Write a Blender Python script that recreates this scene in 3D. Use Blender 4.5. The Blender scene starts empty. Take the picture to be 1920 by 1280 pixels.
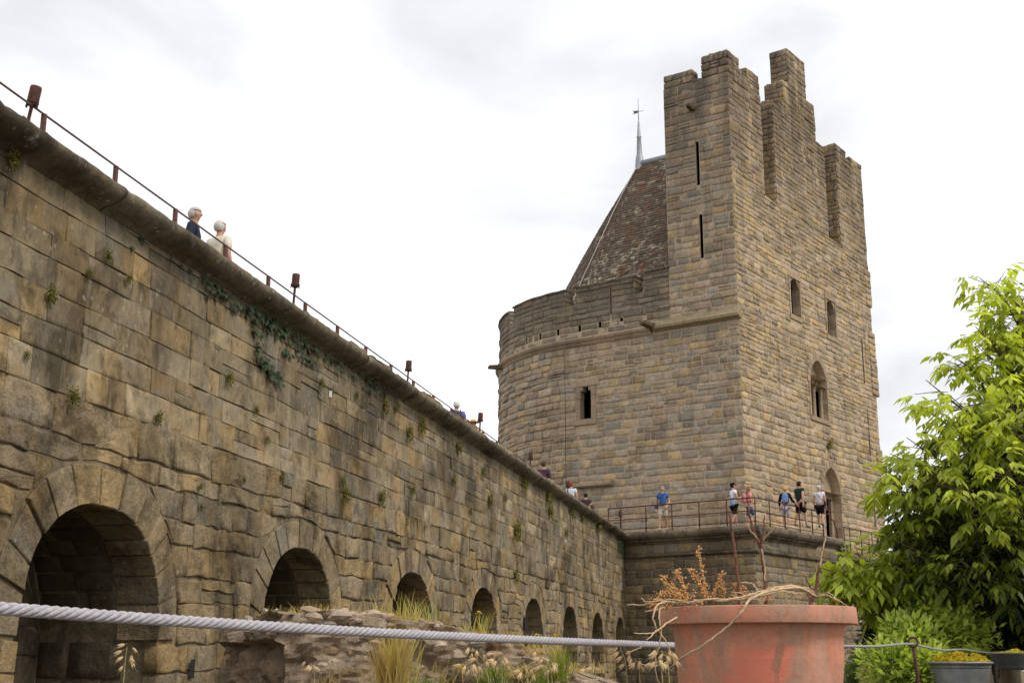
import bpy, math, random
from mathutils import Vector, Matrix, noise
R_ = math.radians
S = bpy.context.scene
COL = S.collection
rng = random.Random(11)

# ------------------------------------------------------------------ camera
F_PX, PITCH, CZ = 2430.0, R_(13.7), 1.0
cam = bpy.data.objects.new('camera', bpy.data.cameras.new('camera'))
cam.location = (0, 0, CZ)
cam.rotation_euler = (R_(90) + PITCH, 0, 0)
cam.data.sensor_width = 36
cam.data.lens = F_PX / 1920 * 36
cam.data.clip_start = .05
cam.data.clip_end = 4000
COL.objects.link(cam)
S.camera = cam

# ------------------------------------------------------------------ sky, sun, exposure
SUN_EL, SUN_AZ = 46, 118            # azimuth clockwise from +Y: high, to the right
W = bpy.data.worlds.new('World')
S.world = W
W.use_nodes = True
wn, wl = W.node_tree.nodes, W.node_tree.links
wn.clear()
wo = wn.new('ShaderNodeOutputWorld')
sky = wn.new('ShaderNodeTexSky')
sky.sky_type = 'NISHITA'
sky.sun_disc = False
sky.sun_elevation = R_(SUN_EL)
sky.sun_rotation = R_(SUN_AZ)
bg1 = wn.new('ShaderNodeBackground')
bg1.inputs[1].default_value = .10
wl.new(sky.outputs[0], bg1.inputs[0])
tc = wn.new('ShaderNodeTexCoord')
mp = wn.new('ShaderNodeMapping')
mp.inputs['Scale'].default_value = (1.0, 1.0, 2.2)
wl.new(tc.outputs['Generated'], mp.inputs[0])
nz = wn.new('ShaderNodeTexNoise')
nz.inputs['Scale'].default_value = 3.2
nz.inputs['Detail'].default_value = 7
nz.inputs['Roughness'].default_value = .52
nz.inputs['Distortion'].default_value = .35
wl.new(mp.outputs[0], nz.inputs['Vector'])
cr = wn.new('ShaderNodeValToRGB')
cr.color_ramp.elements[0].position = .36
cr.color_ramp.elements[0].color = (.71, .715, .74, 1)
cr.color_ramp.elements[1].position = .62
cr.color_ramp.elements[1].color = (1.04, 1.04, 1.05, 1)
wl.new(nz.outputs[0], cr.inputs[0])
bg2 = wn.new('ShaderNodeBackground')
bg2.inputs[1].default_value = 1.0
wl.new(cr.outputs[0], bg2.inputs[0])
mx = wn.new('ShaderNodeMixShader')
mx.inputs[0].default_value = .95
wl.new(bg1.outputs[0], mx.inputs[1])
wl.new(bg2.outputs[0], mx.inputs[2])
wl.new(mx.outputs[0], wo.inputs[0])

sl = bpy.data.lights.new('sun', 'SUN')
sl.energy = 1.5
sl.angle = R_(14)
sl.color = (1, .95, .86)
sun = bpy.data.objects.new('sun', sl)
sd = Vector((math.sin(R_(SUN_AZ)) * math.cos(R_(SUN_EL)), math.cos(R_(SUN_AZ)) * math.cos(R_(SUN_EL)), math.sin(R_(SUN_EL))))
sun.rotation_euler = sd.to_track_quat('Z', 'Y').to_euler()
sun.location = sd * 60
COL.objects.link(sun)

vs = S.view_settings
vs.view_transform = 'Standard'
vs.look = 'None'
vs.exposure = 0.3
vs.gamma = 1.0
vs.use_curve_mapping = False

# ------------------------------------------------------------------ helpers: geometry of the view (used only to rank stones by visible size)
SP, CP = math.sin(PITCH), math.cos(PITCH)


def proj(p):
    z = p[2] - CZ
    d = p[1] * CP + z * SP
    if d < .1:
        return None
    return 960 + F_PX * p[0] / d, 640 - F_PX * (-p[1] * SP + z * CP) / d, d


# ------------------------------------------------------------------ helpers: materials
def mat(name):
    m = bpy.data.materials.new(name)
    m.use_nodes = True
    nt = m.node_tree
    nt.nodes.clear()
    out = nt.nodes.new('ShaderNodeOutputMaterial')
    bs = nt.nodes.new('ShaderNodeBsdfPrincipled')
    nt.links.new(bs.outputs[0], out.inputs[0])
    return m, nt, bs, out


class N:
    """small node-graph helper"""
    def __init__(s, nt): s.nt = nt

    def node(s, t, **k):
        n = s.nt.nodes.new(t)
        for a, v in k.items(): setattr(n, a, v)
        return n

    def plug(s, sock, v):
        if isinstance(v, bpy.types.NodeSocket): s.nt.links.new(v, sock)
        elif isinstance(v, (tuple, list)) and len(v) == 3 and sock.type == 'RGBA': sock.default_value = (*v, 1)
        else: sock.default_value = v

    def pos(s): return s.node('ShaderNodeNewGeometry').outputs['Position']
    def obj(s): return s.node('ShaderNodeTexCoord').outputs['Object']

    def mapping(s, v, scale=(1, 1, 1), loc=(0, 0, 0)):
        n = s.node('ShaderNodeMapping')
        s.plug(n.inputs[0], v)
        n.inputs['Scale'].default_value = scale
        n.inputs['Location'].default_value = loc
        return n.outputs[0]

    def noise(s, v, scale, detail=4, rough=.55, dist=0.0, color=False):
        n = s.node('ShaderNodeTexNoise')
        s.plug(n.inputs['Vector'], v)
        n.inputs['Scale'].default_value = scale
        n.inputs['Detail'].default_value = detail
        n.inputs['Roughness'].default_value = rough
        n.inputs['Distortion'].default_value = dist
        return n.outputs[1 if color else 0]

    def vor(s, v, scale, feature='F1'):
        n = s.node('ShaderNodeTexVoronoi', feature=feature)
        s.plug(n.inputs['Vector'], v)
        n.inputs['Scale'].default_value = scale
        return n.outputs[0]

    def ramp(s, v, stops, interp='LINEAR'):
        n = s.node('ShaderNodeValToRGB')
        r = n.color_ramp
        r.interpolation = interp
        while len(r.elements) < len(stops): r.elements.new(.5)
        for e, (p, c) in zip(r.elements, stops):
            e.position = p
            e.color = (*c, 1) if isinstance(c, (tuple, list)) else (c, c, c, 1)
        s.plug(n.inputs[0], v)
        return n.outputs[0]

    def math(s, op, a, b=0.0, clamp=False):
        n = s.node('ShaderNodeMath', operation=op, use_clamp=clamp)
        s.plug(n.inputs[0], a)
        s.plug(n.inputs[1], b)
        return n.outputs[0]

    def mix(s, f, a, b, mode='MIX'):
        n = s.node('ShaderNodeMix', data_type='RGBA', blend_type=mode)
        s.plug(n.inputs[0], f)
        s.plug(n.inputs[6], a)
        s.plug(n.inputs[7], b)
        return n.outputs[2]

    def mapr(s, v, a, b, c=0.0, d=1.0):
        n = s.node('ShaderNodeMapRange')
        n.clamp = True
        s.plug(n.inputs[0], v)
        for i, k in enumerate((a, b, c, d)): n.inputs[i + 1].default_value = k
        return n.outputs[0]

    def sep(s, v):
        n = s.node('ShaderNodeSeparateXYZ')
        s.plug(n.inputs[0], v)
        return n.outputs

    def sepc(s, v):
        n = s.node('ShaderNodeSeparateColor')
        s.plug(n.inputs[0], v)
        return n.outputs

    def attr(s, name): return s.node('ShaderNodeAttribute', attribute_name=name).outputs[0]

    def bump(s, h, strength, dist, normal=None):
        n = s.node('ShaderNodeBump')
        s.plug(n.inputs['Height'], h)
        n.inputs['Strength'].default_value = strength
        n.inputs['Distance'].default_value = dist
        if normal is not None: s.plug(n.inputs['Normal'], normal)
        return n.outputs[0]


def stone_mat(name, pal, rough_bump=.02, fine=.006, streak=.35, dark_band=None, lichen=.0, pale=.0, grain=38, stain=(.07, .06, .045), bright=1.0, vary=.22, ochre=0.0, blot=0.0, sat=.98):
    m, nt, bs, out = mat(name)
    g = N(nt)
    p = g.pos()
    t = g.sepc(g.attr('tint'))
    n = len(pal)
    base = g.ramp(t[0], [((i + .0) / n, tuple(k * bright for k in c)) for i, c in enumerate(pal)])
    v = g.mapr(t[1], 0, 1, 1 - vary, 1 + vary)
    hs = g.node('ShaderNodeHueSaturation')
    g.plug(hs.inputs['Value'], v)
    hs.inputs['Saturation'].default_value = sat
    g.plug(hs.inputs['Color'], base)
    c = hs.outputs[0]
    # mottling inside each stone
    big = g.noise(p, 1.7, 5, .6)
    mid = g.noise(p, 7.0, 6, .65)
    c = g.mix(g.mapr(mid, .35, .75, 0, .55), c, g.mix(1.0, c, (1.35, 1.22, 1.02), 'MULTIPLY'))
    c = g.mix(g.mapr(mid, .52, .30, 0, .55), c, g.mix(1.0, c, (.62, .62, .60), 'MULTIPLY'))
    c = g.mix(g.mapr(big, .42, .7, 0, .6), c, g.mix(1.0, c, (.78, .79, .80), 'MULTIPLY'))
    if ochre:
        on = g.noise(g.mapping(p, (1, 1, 1), (2, 8, 5)), .85, 6, .68, .4)
        c = g.mix(g.mapr(on, .52, .70, 0, ochre), c, (.32, .21, .095))
        on2 = g.noise(g.mapping(p, (1, 1, 1), (7, 3, 1)), 1.3, 6, .68, .4)
        c = g.mix(g.mapr(on2, .53, .70, 0, ochre), c, (.25, .235, .20))
    if blot:
        bn = g.noise(g.mapping(p, (1, 1, .8), (1, 5, 3)), .55, 8, .68, .6)
        c = g.mix(g.mapr(bn, .49, .60, 0, blot), c, g.mix(1.0, c, (.40, .385, .37), 'MULTIPLY'))
        bn2 = g.noise(g.mapping(p, (1, 1, 1), (6, 1, 8)), 3.1, 8, .74, .3)
        c = g.mix(g.mapr(bn2, .52, .60, 0, blot * .8), c, g.mix(1.0, c, (.50, .485, .46), 'MULTIPLY'))
        bn3 = g.noise(g.mapping(p, (1, 1, 1), (8, 4, 2)), 1.1, 7, .68, .4)
        c = g.mix(g.mapr(bn3, .53, .66, 0, blot * .8), c, g.mix(1.0, c, (1.42, 1.40, 1.38), 'MULTIPLY'))
    fn = g.noise(p, grain, 4, .7)
    c = g.mix(g.mapr(fn, .35, .7, 0, .5), g.mix(1.0, c, (.78, .77, .75), 'MULTIPLY'), g.mix(1.0, c, (1.22, 1.2, 1.16), 'MULTIPLY'))
    # drips: noise drawn out along z
    if streak:
        st = g.noise(g.mapping(p, (2.6, 2.6, .22)), 1.0, 6, .65)
        c = g.mix(g.mapr(st, .54, .72, 0, streak), c, stain)
        st2 = g.noise(g.mapping(p, (5.5, 5.5, .35), (3, 7, 1)), 1.0, 5, .6)
        c = g.mix(g.mapr(st2, .60, .74, 0, streak * .8), c, (.40, .37, .30))
    if dark_band:
        z0, z1, amt = dark_band
        z = g.sep(p)[2]
        k = g.mapr(z, z0, z1)
        nn = g.noise(g.mapping(p, (1.1, 1.1, .12)), 1.0, 6, .6)
        k = g.math('MULTIPLY', k, g.mapr(nn, .30, .54))
        c = g.mix(g.math('MULTIPLY', k, amt), c, stain)
    if lichen:
        li = g.vor(p, 9)
        ln = g.noise(p, 2.3, 5, .6)
        k = g.math('MULTIPLY', g.mapr(li, .28, .12), g.mapr(ln, .5, .62))
        c = g.mix(g.math('MULTIPLY', k, lichen), c, (.46, .45, .38))
        ln2 = g.noise(g.mapping(p, (1, 1, 1), (9, 2, 4)), 3.1, 6, .65)
        c = g.mix(g.mapr(ln2, .60, .72, 0, lichen * .7), c, (.30, .19, .05))
    if pale:
        pn = g.noise(g.mapping(p, (1, 1, 1), (4, 4, 9)), 1.1, 6, .65)
        c = g.mix(g.mapr(pn, .56, .70, 0, pale), c, (.36, .29, .20))
    g.plug(bs.inputs['Base Color'], c)
    bs.inputs['Roughness'].default_value = .92
    bs.inputs['Specular IOR Level'].default_value = .15
    b1 = g.bump(g.noise(p, 6.5, 7, .68), .9, rough_bump)
    b2 = g.bump(g.noise(p, grain, 5, .75), .8, fine, b1)
    g.plug(bs.inputs['Normal'], b2)
    return m


def plain(name, col, rough=.6, metal=0.0, var=.25, scale=14, bump=0.0, spec=.3, world=False):
    m, nt, bs, out = mat(name)
    g = N(nt)
    p = g.pos() if world else g.obj()
    n = g.noise(p, scale, 5, .6)
    c = g.mix(g.mapr(n, .3, .7), tuple(k * (1 - var) for k in col), tuple(min(1, k * (1 + var)) for k in col))
    g.plug(bs.inputs['Base Color'], c)
    bs.inputs['Roughness'].default_value = rough
    bs.inputs['Metallic'].default_value = metal
    bs.inputs['Specular IOR Level'].default_value = spec
    if bump: g.plug(bs.inputs['Normal'], g.bump(n, .7, bump))
    return m


def leaf_mat(name, c0, c1, trans=.45, rough=.45):
    """leaf colours by the leaf's own tint: young shoots lighter, and on the tree light and shade baked in"""
    m, nt, bs, out = mat(name)
    g = N(nt)
    t = g.sepc(g.attr('tint'))
    c = g.mix(t[0], c0, c1)
    hs = g.node('ShaderNodeHueSaturation')
    g.plug(hs.inputs['Color'], c)
    g.plug(hs.inputs['Value'], g.mapr(t[1], 0, 1, .75, 1.25))
    c = hs.outputs[0]
    g.plug(bs.inputs['Base Color'], c)
    bs.inputs['Roughness'].default_value = rough
    bs.inputs['Specular IOR Level'].default_value = .35
    tr = g.node('ShaderNodeBsdfTranslucent')
    g.plug(tr.inputs[0], g.mix(1.0, c, (1.5, 1.5, .7), 'MULTIPLY'))
    mxs = g.node('ShaderNodeMixShader')
    mxs.inputs[0].default_value = trans
    nt.links.new(bs.outputs[0], mxs.inputs[1])
    nt.links.new(tr.outputs[0], mxs.inputs[2])
    nt.links.new(mxs.outputs[0], out.inputs[0])
    return m


# ------------------------------------------------------------------ helpers: objects
def tag(o, label=None, cat=None, group=None, kind=None):
    if label: o['label'] = label
    if cat: o['category'] = cat
    if group: o['group'] = group
    if kind: o['kind'] = kind
    return o


def thing(name, loc, label, cat, group=None, rz=0.0):
    o = bpy.data.objects.new(name, None)
    o.empty_display_size = .2
    o.location = loc
    o.rotation_euler = (0, 0, rz)
    COL.objects.link(o)
    return tag(o, label, cat, group)


def link(name, me, parent=None, local=False):
    """link a mesh; its coordinates are world ones unless local"""
    o = bpy.data.objects.new(name, me)
    COL.objects.link(o)
    if parent is not None:
        o.parent = parent
        if not local:
            p, q = parent, Vector((0, 0, 0))
            while p is not None:
                q += Vector(p.location)
                p = p.parent
            o.location = -q
    return o


def copy_tree(o, parent=None):
    c = o.copy()
    COL.objects.link(c)
    if parent is not None: c.parent = parent
    for ch in o.children: copy_tree(ch, c)
    return c


class MB:
    def __init__(s): s.v, s.f, s.t, s.sm = [], [], [], []

    def add(s, verts, faces, tint=(.5, .5, .5), smooth=False):
        o = len(s.v)
        s.v.extend(tuple(p) for p in verts)
        for f in faces:
            s.f.append(tuple(i + o for i in f))
            s.t.append(tint)
            s.sm.append(smooth)

    def box(s, c, h, M=None, tint=(.5, .5, .5)):
        vs_ = []
        for x in (-1, 1):
            for y in (-1, 1):
                for z in (-1, 1):
                    p = Vector((x * h[0], y * h[1], z * h[2]))
                    if M is not None: p = M @ p
                    vs_.append(p + Vector(c))
        s.add(vs_, [(0, 1, 3, 2), (4, 6, 7, 5), (0, 4, 5, 1), (2, 3, 7, 6), (0, 2, 6, 4), (1, 5, 7, 3)], tint)

    def tube(s, pts, r, n=8, tint=(.5, .5, .5), cap=True, twist=None, smooth=True):
        pts = [Vector(p) for p in pts]
        rs = r if isinstance(r, (list, tuple)) else [r] * len(pts)
        up = None
        rings = []
        for i, p in enumerate(pts):
            d = (pts[min(i + 1, len(pts) - 1)] - pts[max(i - 1, 0)])
            if d.length < 1e-9: d = Vector((0, 0, 1))
            d.normalize()
            if up is None:
                up = Vector((0, 0, 1)) if abs(d.z) < .9 else Vector((1, 0, 0))
            x = up - d * up.dot(d)
            if x.length < 1e-6: x = d.orthogonal()
            x.normalize()
            up = x
            y = d.cross(x)
            rings.append([p + (x * math.cos(2 * math.pi * k / n) + y * math.sin(2 * math.pi * k / n)) * rs[i] for k in range(n)])
        vs_ = [q for ring in rings for q in ring]
        fs = []
        for i in range(len(pts) - 1):
            for k in range(n):
                a, b = i * n + k, i * n + (k + 1) % n
                fs.append((a, b, b + n, a + n))
        if cap:
            fs.append(tuple(range(n - 1, -1, -1)))
            fs.append(tuple(range((len(pts) - 1) * n, len(pts) * n)))
        s.add(vs_, fs, tint, smooth)

    def lathe(s, prof, c, n=24, tint=(.5, .5, .5), smooth=True, sx=1.0, sy=1.0):
        vs_, fs = [], []
        for (r, z) in prof:
            for k in range(n):
                a = 2 * math.pi * k / n
                vs_.append((c[0] + r * sx * math.cos(a), c[1] + r * sy * math.sin(a), c[2] + z))
        for i in range(len(prof) - 1):
            for k in range(n):
                a, b = i * n + k, i * n + (k + 1) % n
                fs.append((a, b, b + n, a + n))
        s.add(vs_, fs, tint, smooth)

    def mesh(s, name, m):
        me = bpy.data.meshes.new(name)
        me.from_pydata(s.v, [], s.f)
        at = me.attributes.new('tint', 'FLOAT_COLOR', 'FACE')
        buf = []
        for t in s.t: buf.extend((t[0], t[1], t[2], 1.0))
        at.data.foreach_set('color', buf)
        me.polygons.foreach_set('use_smooth', s.sm)
        if m is not None: me.materials.append(m)
        me.update()
        return me

    def build(s, name, m, parent=None, local=False):
        return link(name, s.mesh(name, m), parent, local)


def rt(): return (rng.random(), rng.random(), rng.random())


# ------------------------------------------------------------------ masonry: every stone is a small polygon in wall coordinates (s, z) mapped into space
def stone_shape(mb, poly, mp, proud, back, ch, bump, tint, smooth=True, rings=(.55,)):
    """back ring, worn edge, then rings towards the middle that follow an uneven rock face"""
    n = len(poly)
    cx = sum(p[0] for p in poly) / n
    cz = sum(p[1] for p in poly) / n
    sx, sy = rng.uniform(-1, 1) * bump * .8, rng.uniform(-1, 1) * bump * .8     # the face leans a little

    def face(s, z):
        u = noise.noise((s * 3.1, z * 3.7, proud * 40)) + .6 * noise.noise((s * 8.3, z * 9.1, proud * 40))
        return proud + bump * u + sx * (s - cx) + sy * (z - cz)
    vs_ = [mp(p[0], p[1], -back) for p in poly] + [mp(p[0], p[1], face(*p) - ch) for p in poly]
    for p in poly:
        dx, dz = cx - p[0], cz - p[1]
        L = math.hypot(dx, dz) + 1e-6
        k = min(ch * rng.uniform(.7, 1.5), L * .4)
        q = (p[0] + dx / L * k, p[1] + dz / L * k)
        vs_.append(mp(q[0], q[1], face(*q)))
    for r in rings:
        for p in poly:
            q = (p[0] + (cx - p[0]) * r, p[1] + (cz - p[1]) * r)
            vs_.append(mp(q[0], q[1], face(*q)))
    vs_.append(mp(cx, cz, face(cx, cz)))
    m = 3 + len(rings)
    fs = []
    for i in range(n):
        j = (i + 1) % n
        for r in range(m - 1): fs.append((r * n + i, r * n + j, (r + 1) * n + j, (r + 1) * n + i))
        fs.append(((m - 1) * n + i, (m - 1) * n + j, m * n))
    mb.add(vs_, fs, tint, smooth)


def outline(s0, s1, z0, z1, jit, step=.3, wob=None):
    """rectangle outline with extra points and uneven edges, counter-clockwise"""
    pts = []
    ns, nz_ = max(1, round((s1 - s0) / step)), max(1, round((z1 - z0) / step))
    for i in range(ns): pts.append((s0 + (s1 - s0) * i / ns, z0))
    for i in range(nz_): pts.append((s1, z0 + (z1 - z0) * i / nz_))
    for i in range(ns): pts.append((s1 - (s1 - s0) * i / ns, z1))
    for i in range(nz_): pts.append((s0, z1 - (z1 - z0) * i / nz_))
    o = []
    for (a, b) in pts:
        w = wob(a, b) if wob else 0.0
        o.append((a + rng.uniform(-jit, jit), b + w + rng.uniform(-jit, jit)))
    return o


def area(poly):
    return abs(sum(poly[i][0] * poly[(i + 1) % len(poly)][1] - poly[(i + 1) % len(poly)][0] * poly[i][1] for i in range(len(poly)))) / 2


def courses(s0, s1, z0, z1, h, l, hole=None, split=.08):
    """rows of (s0, s1, z0, z1): h and l are (min, max); hole(z0, z1) gives the intervals to leave out"""
    out = []
    z = z0
    while z < z1 - .04:
        hh = rng.uniform(*h)
        zt = z + hh
        if z1 - zt < h[0] * .6: zt = z1
        free = [(s0, s1)]
        for (a, b) in (hole(z, zt) if hole else []):
            nf = []
            for (p, q) in free:
                if b <= p or a >= q: nf.append((p, q))
                else:
                    if a - p > .04: nf.append((p, a))
                    if q - b > .04: nf.append((b, q))
            free = nf
        for (p, q) in free:
            s = p
            first = True
            while s < q - 1e-6:
                L = rng.uniform(*l)
                if first and p == s0: L *= rng.uniform(.4, 1)
                first = False
                e = s + L
                if q - e < l[0] * .7: e = q
                if rng.random() < split and hh > .22 and e - s > .30:
                    m_ = z + hh * rng.uniform(.4, .6)
                    out.append((s, e, z, m_))
                    out.append((s, e, m_, zt))
                else: out.append((s, e, z, zt))
                s = e
        z = zt
    return out


def place_stones(owner, stones, m, limit=300, part='stone', rest='masonry'):
    """stones: list of (poly, map, proud, back, chamfer, bump, tint, smooth). The LIMIT that show largest become parts, the rest one part."""
    rank = []
    for i, st in enumerate(stones):
        poly, mpp = st[0], st[1]
        q = [proj(mpp(p[0], p[1], 0)) for p in poly]
        a = 0.0
        if all(q):
            cx = sum(p[0] for p in q) / len(q)
            cy = sum(p[1] for p in q) / len(q)
            if -20 < cx < 1940 and -20 < cy < 1290: a = area([(p[0], p[1]) for p in q]) * (1 if st[8] else 0)
        rank.append((a, i))
    rank.sort(reverse=True)
    single = {i for a, i in rank[:limit] if a > 0}
    restb = MB()
    a_of = {i: a for a, i in rank}
    for i, (poly, mpp, proud, back, ch, bump, tint, smooth, vis) in enumerate(stones):
        if i in single:
            b = MB()
            stone_shape(b, poly, mpp, proud, back, ch, bump, tint, smooth, (.3, .65) if a_of[i] > 900 else (.55,))
            b.build(part, m, owner)
        else:
            stone_shape(restb, poly, mpp, proud, back, ch, bump, tint, smooth)
    if restb.v: tag(restb.build(rest, m, owner), kind='stuff')


# ------------------------------------------------------------------ materials
PAL_RAMP = [(.225, .185, .120), (.255, .200, .120), (.205, .175, .125), (.285, .215, .115), (.240, .200, .140), (.270, .220, .150), (.215, .180, .135), (.295, .205, .095), (.235, .195, .135)]
M_ASHLAR = stone_mat('rampart_ashlar', PAL_RAMP, .012, .005, .50, (3.4, 5.7, .5), .4, .1, 34, bright=1.38, vary=.30, ochre=.85, blot=1.0)
M_RUBBLE = stone_mat('rampart_rough_stone', [(.285, .225, .140), (.245, .200, .135), (.335, .245, .125), (.300, .230, .150), (.225, .190, .130), (.345, .240, .105), (.315, .250, .165)], .055, .012, .35, None, .45, .35, 26, bright=1.18, vary=.30, ochre=.85, blot=.95)
M_NICHE = stone_mat('shaded_niche_stone', [(.105, .085, .06), (.09, .075, .055), (.125, .095, .055), (.095, .08, .06)], .03, .010, .5, None, .2, .2, 26, (.03, .027, .02), vary=.2, ochre=.3)  # shade of the niches painted in as darker stone
M_RCORE = stone_mat('rampart_mortar', [(.25, .20, .13), (.25, .20, .13)], .03, .01, .4, None, .2, .3, 30, blot=.9)
M_CORNICE = stone_mat('cornice_stone', [(.185, .155, .115), (.205, .17, .12), (.19, .155, .108), (.21, .18, .135)], .03, .010, .8, None, .9, 0, 40, (.045, .037, .03), vary=.12, blot=.85)
PAL_TOW = [(.420, .325, .225), (.350, .300, .240), (.450, .340, .205), (.400, .295, .215), (.400, .340, .265), (.470, .330, .165), (.395, .285, .225), (.330, .295, .250)]
M_TOWER = stone_mat('tower_stone', PAL_TOW, .03, .012, .42, (18.5, 26.5, .80), .2, .1, 16, (.095, .076, .06), bright=1.16, vary=.25, blot=.36, sat=.90)
M_TGABLE = stone_mat('gable_stone', [(.485, .370, .235), (.410, .325, .240), (.520, .385, .215), (.455, .345, .245), (.475, .385, .275), (.390, .300, .220), (.515, .365, .175)], .04, .014, .42, (18.5, 26.5, .80), .2, .25, 13, (.105, .08, .06), bright=1.10, vary=.25, blot=.36, sat=.90)
M_PARA = stone_mat('parapet_stone', [(.31, .26, .205), (.28, .245, .20), (.33, .27, .195), (.30, .245, .20), (.265, .235, .20), (.33, .25, .19)], .04, .012, .55, (15.2, 17.4, .55), .3, .1, 16, (.085, .07, .055), vary=.25)
M_PMORT = stone_mat('parapet_mortar', [(.30, .25, .19), (.30, .25, .19)], .02, .01, .5, (15.2, 17.4, .5), .2, .1, 16, (.085, .07, .055), vary=.02, blot=.4)
M_MORTAR = stone_mat('tower_mortar', [(.54, .44, .325), (.54, .44, .325)], .02, .01, .25, (18.5, 26.5, .80), .1, .2, 16, (.085, .07, .052), vary=.02)
M_BAST = stone_mat('bastion_stone', [(.31, .245, .165), (.265, .225, .16), (.345, .265, .155), (.295, .225, .15), (.36, .265, .13), (.245, .21, .165)], .03, .010, .45, (3.5, 6, .4), .3, .1, 18, vary=.24, blot=.5)
M_BMORTAR = stone_mat('bastion_mortar', [(.34, .285, .20), (.34, .285, .20)], .02, .01, .4, None, .2, .2, 18, vary=.02)
M_RUIN = stone_mat('ruin_rubble', [(.44, .335, .25), (.52, .39, .28), (.36, .305, .25), (.48, .30, .17), (.41, .355, .295), (.56, .44, .34)], .02, .010, .25, None, .5, .3, 45)
M_RUINC = stone_mat('ruin_core', [(.50, .385, .29), (.50, .385, .29)], .08, .05, .15, None, .7, .7, 30, bright=1.15, blot=.7)
M_TRIM = stone_mat('dressed_stone', [(.40, .305, .225), (.38, .305, .22), (.42, .315, .225)], .008, .006, .25, None, .2, .1, 20)
M_DARK = plain('dark_interior', (.018, .016, .014), .95)
M_RUST = plain('rusty_iron', (.085, .032, .024), .7, .0, .5, 40, .002)
M_IRON = plain('dark_iron', (.045, .028, .022), .65, .0, .4, 60, .002)
M_LEAD = plain('lead_sheet', (.33, .35, .37), .5, .3, .2, 8, world=True)
M_WOOD = plain('door_wood', (.16, .095, .05), .7, 0, .35, 9, world=True)


def roof_mat():
    m, nt, bs, out = mat('roof_tile')
    g = N(nt)
    p = g.pos()
    t = g.sepc(g.attr('tint'))
    c = g.ramp(t[0], [(0, (.105, .078, .058)), (.2, (.120, .082, .058)), (.4, (.095, .072, .056)), (.6, (.115, .088, .066)), (.8, (.13, .083, .054)), (.95, (.20, .165, .12))], 'CONSTANT')
    hs = g.node('ShaderNodeHueSaturation')
    g.plug(hs.inputs['Color'], c)
    g.plug(hs.inputs['Value'], g.mapr(t[1], 0, 1, .8, 1.2))
    c = hs.outputs[0]
    z = g.sep(p)[2]
    low = g.mapr(z, 22.5, 15.5)
    a = g.noise(p, 1.1, 6, .62)
    b = g.noise(p, 6, 4, .6)
    k = g.math('MULTIPLY', g.mapr(g.math('ADD', a, g.math('MULTIPLY', low, .26)), .52, .68), g.mapr(b, .42, .55))
    k = g.math('MULTIPLY', k, g.mapr(t[2], .2, .75))
    c = g.mix(k, c, (.42, .37, .27))
    d = g.noise(g.mapping(p, (1, 1, 1), (5, 1, 2)), 1.6, 5, .6)
    c = g.mix(g.mapr(d, .55, .68, 0, .6), c, (.15, .055, .028))
    g.plug(bs.inputs['Base Color'], c)
    bs.inputs['Roughness'].default_value = .9
    bs.inputs['Specular IOR Level'].default_value = .15
    return m


M_ROOF = roof_mat()


# ------------------------------------------------------------------ the ground
def ground():
    m, nt, bs, out = mat('earth')
    g = N(nt)
    p = g.pos()
    n = g.noise(p, .6, 7, .65)
    c = g.ramp(n, [(.3, (.06, .05, .03)), (.5, (.11, .09, .055)), (.62, (.05, .065, .025)), (.75, (.09, .085, .04))])
    g.plug(bs.inputs['Base Color'], c)
    bs.inputs['Roughness'].default_value = .95
    g.plug(bs.inputs['Normal'], g.bump(g.noise(p, 9, 6, .7), .7, .04))
    b = MB()
    rad = [0, 6, 14, 30, 60, 120, 300, 900, 2500]
    nn = 40
    vs_ = [(0, 20, 0)]
    for r in rad[1:]:
        for k in range(nn):
            a = 2 * math.pi * k / nn
            x, y = r * math.cos(a), 20 + r * math.sin(a)
            z = -.02 + .04 * noise.noise((x * .2, y * .2, 3)) if r < 100 else -2.0 * (r / 2500)
            vs_.append((x, y, z))
    fs = [(0, 1 + k, 1 + (k + 1) % nn) for k in range(nn)]
    for i in range(len(rad) - 2):
        for k in range(nn):
            a, c_ = 1 + i * nn + k, 1 + i * nn + (k + 1) % nn
            fs.append((a, a + nn, c_ + nn, c_))
    b.add(vs_, fs, smooth=True)
    tag(b.build('ground', m), kind='structure')


ground()

# ================================================================== the long rampart on the left
AW, DW = R_(12.5), 7.0
ca, sa = math.cos(AW), math.sin(AW)


def wmap(s, z, off=0.0):
    d = DW - off
    return Vector((-d * ca + s * sa, d * sa + s * ca, z))


W_S0, W_S1, W_TOP = 3.0, 52.45, 5.80
ARCH_C = [12.15 + 5.52 * k for k in range(-1, 8)]
HW, AH, SPR, NEXP = 1.34, 1.36, 1.16, 2.35
BAND = .46


def intr(x, hw=HW, ah=AH):
    """height of the arch over its springing at distance x from the axis"""
    k = min(1.0, abs(x) / hw)
    return ah * (1 - k ** NEXP) ** (1 / NEXP)


def arch_pt(th, hw, ah):
    c, s = math.cos(th), math.sin(th)
    return (math.copysign(abs(c) ** (2 / NEXP), c) * hw, abs(s) ** (2 / NEXP) * ah)


rampart = thing('rampart_wall', wmap(28, 0, 0), 'long weathered stone rampart with a row of round arched niches and a rounded cornice', 'castle wall')


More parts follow.
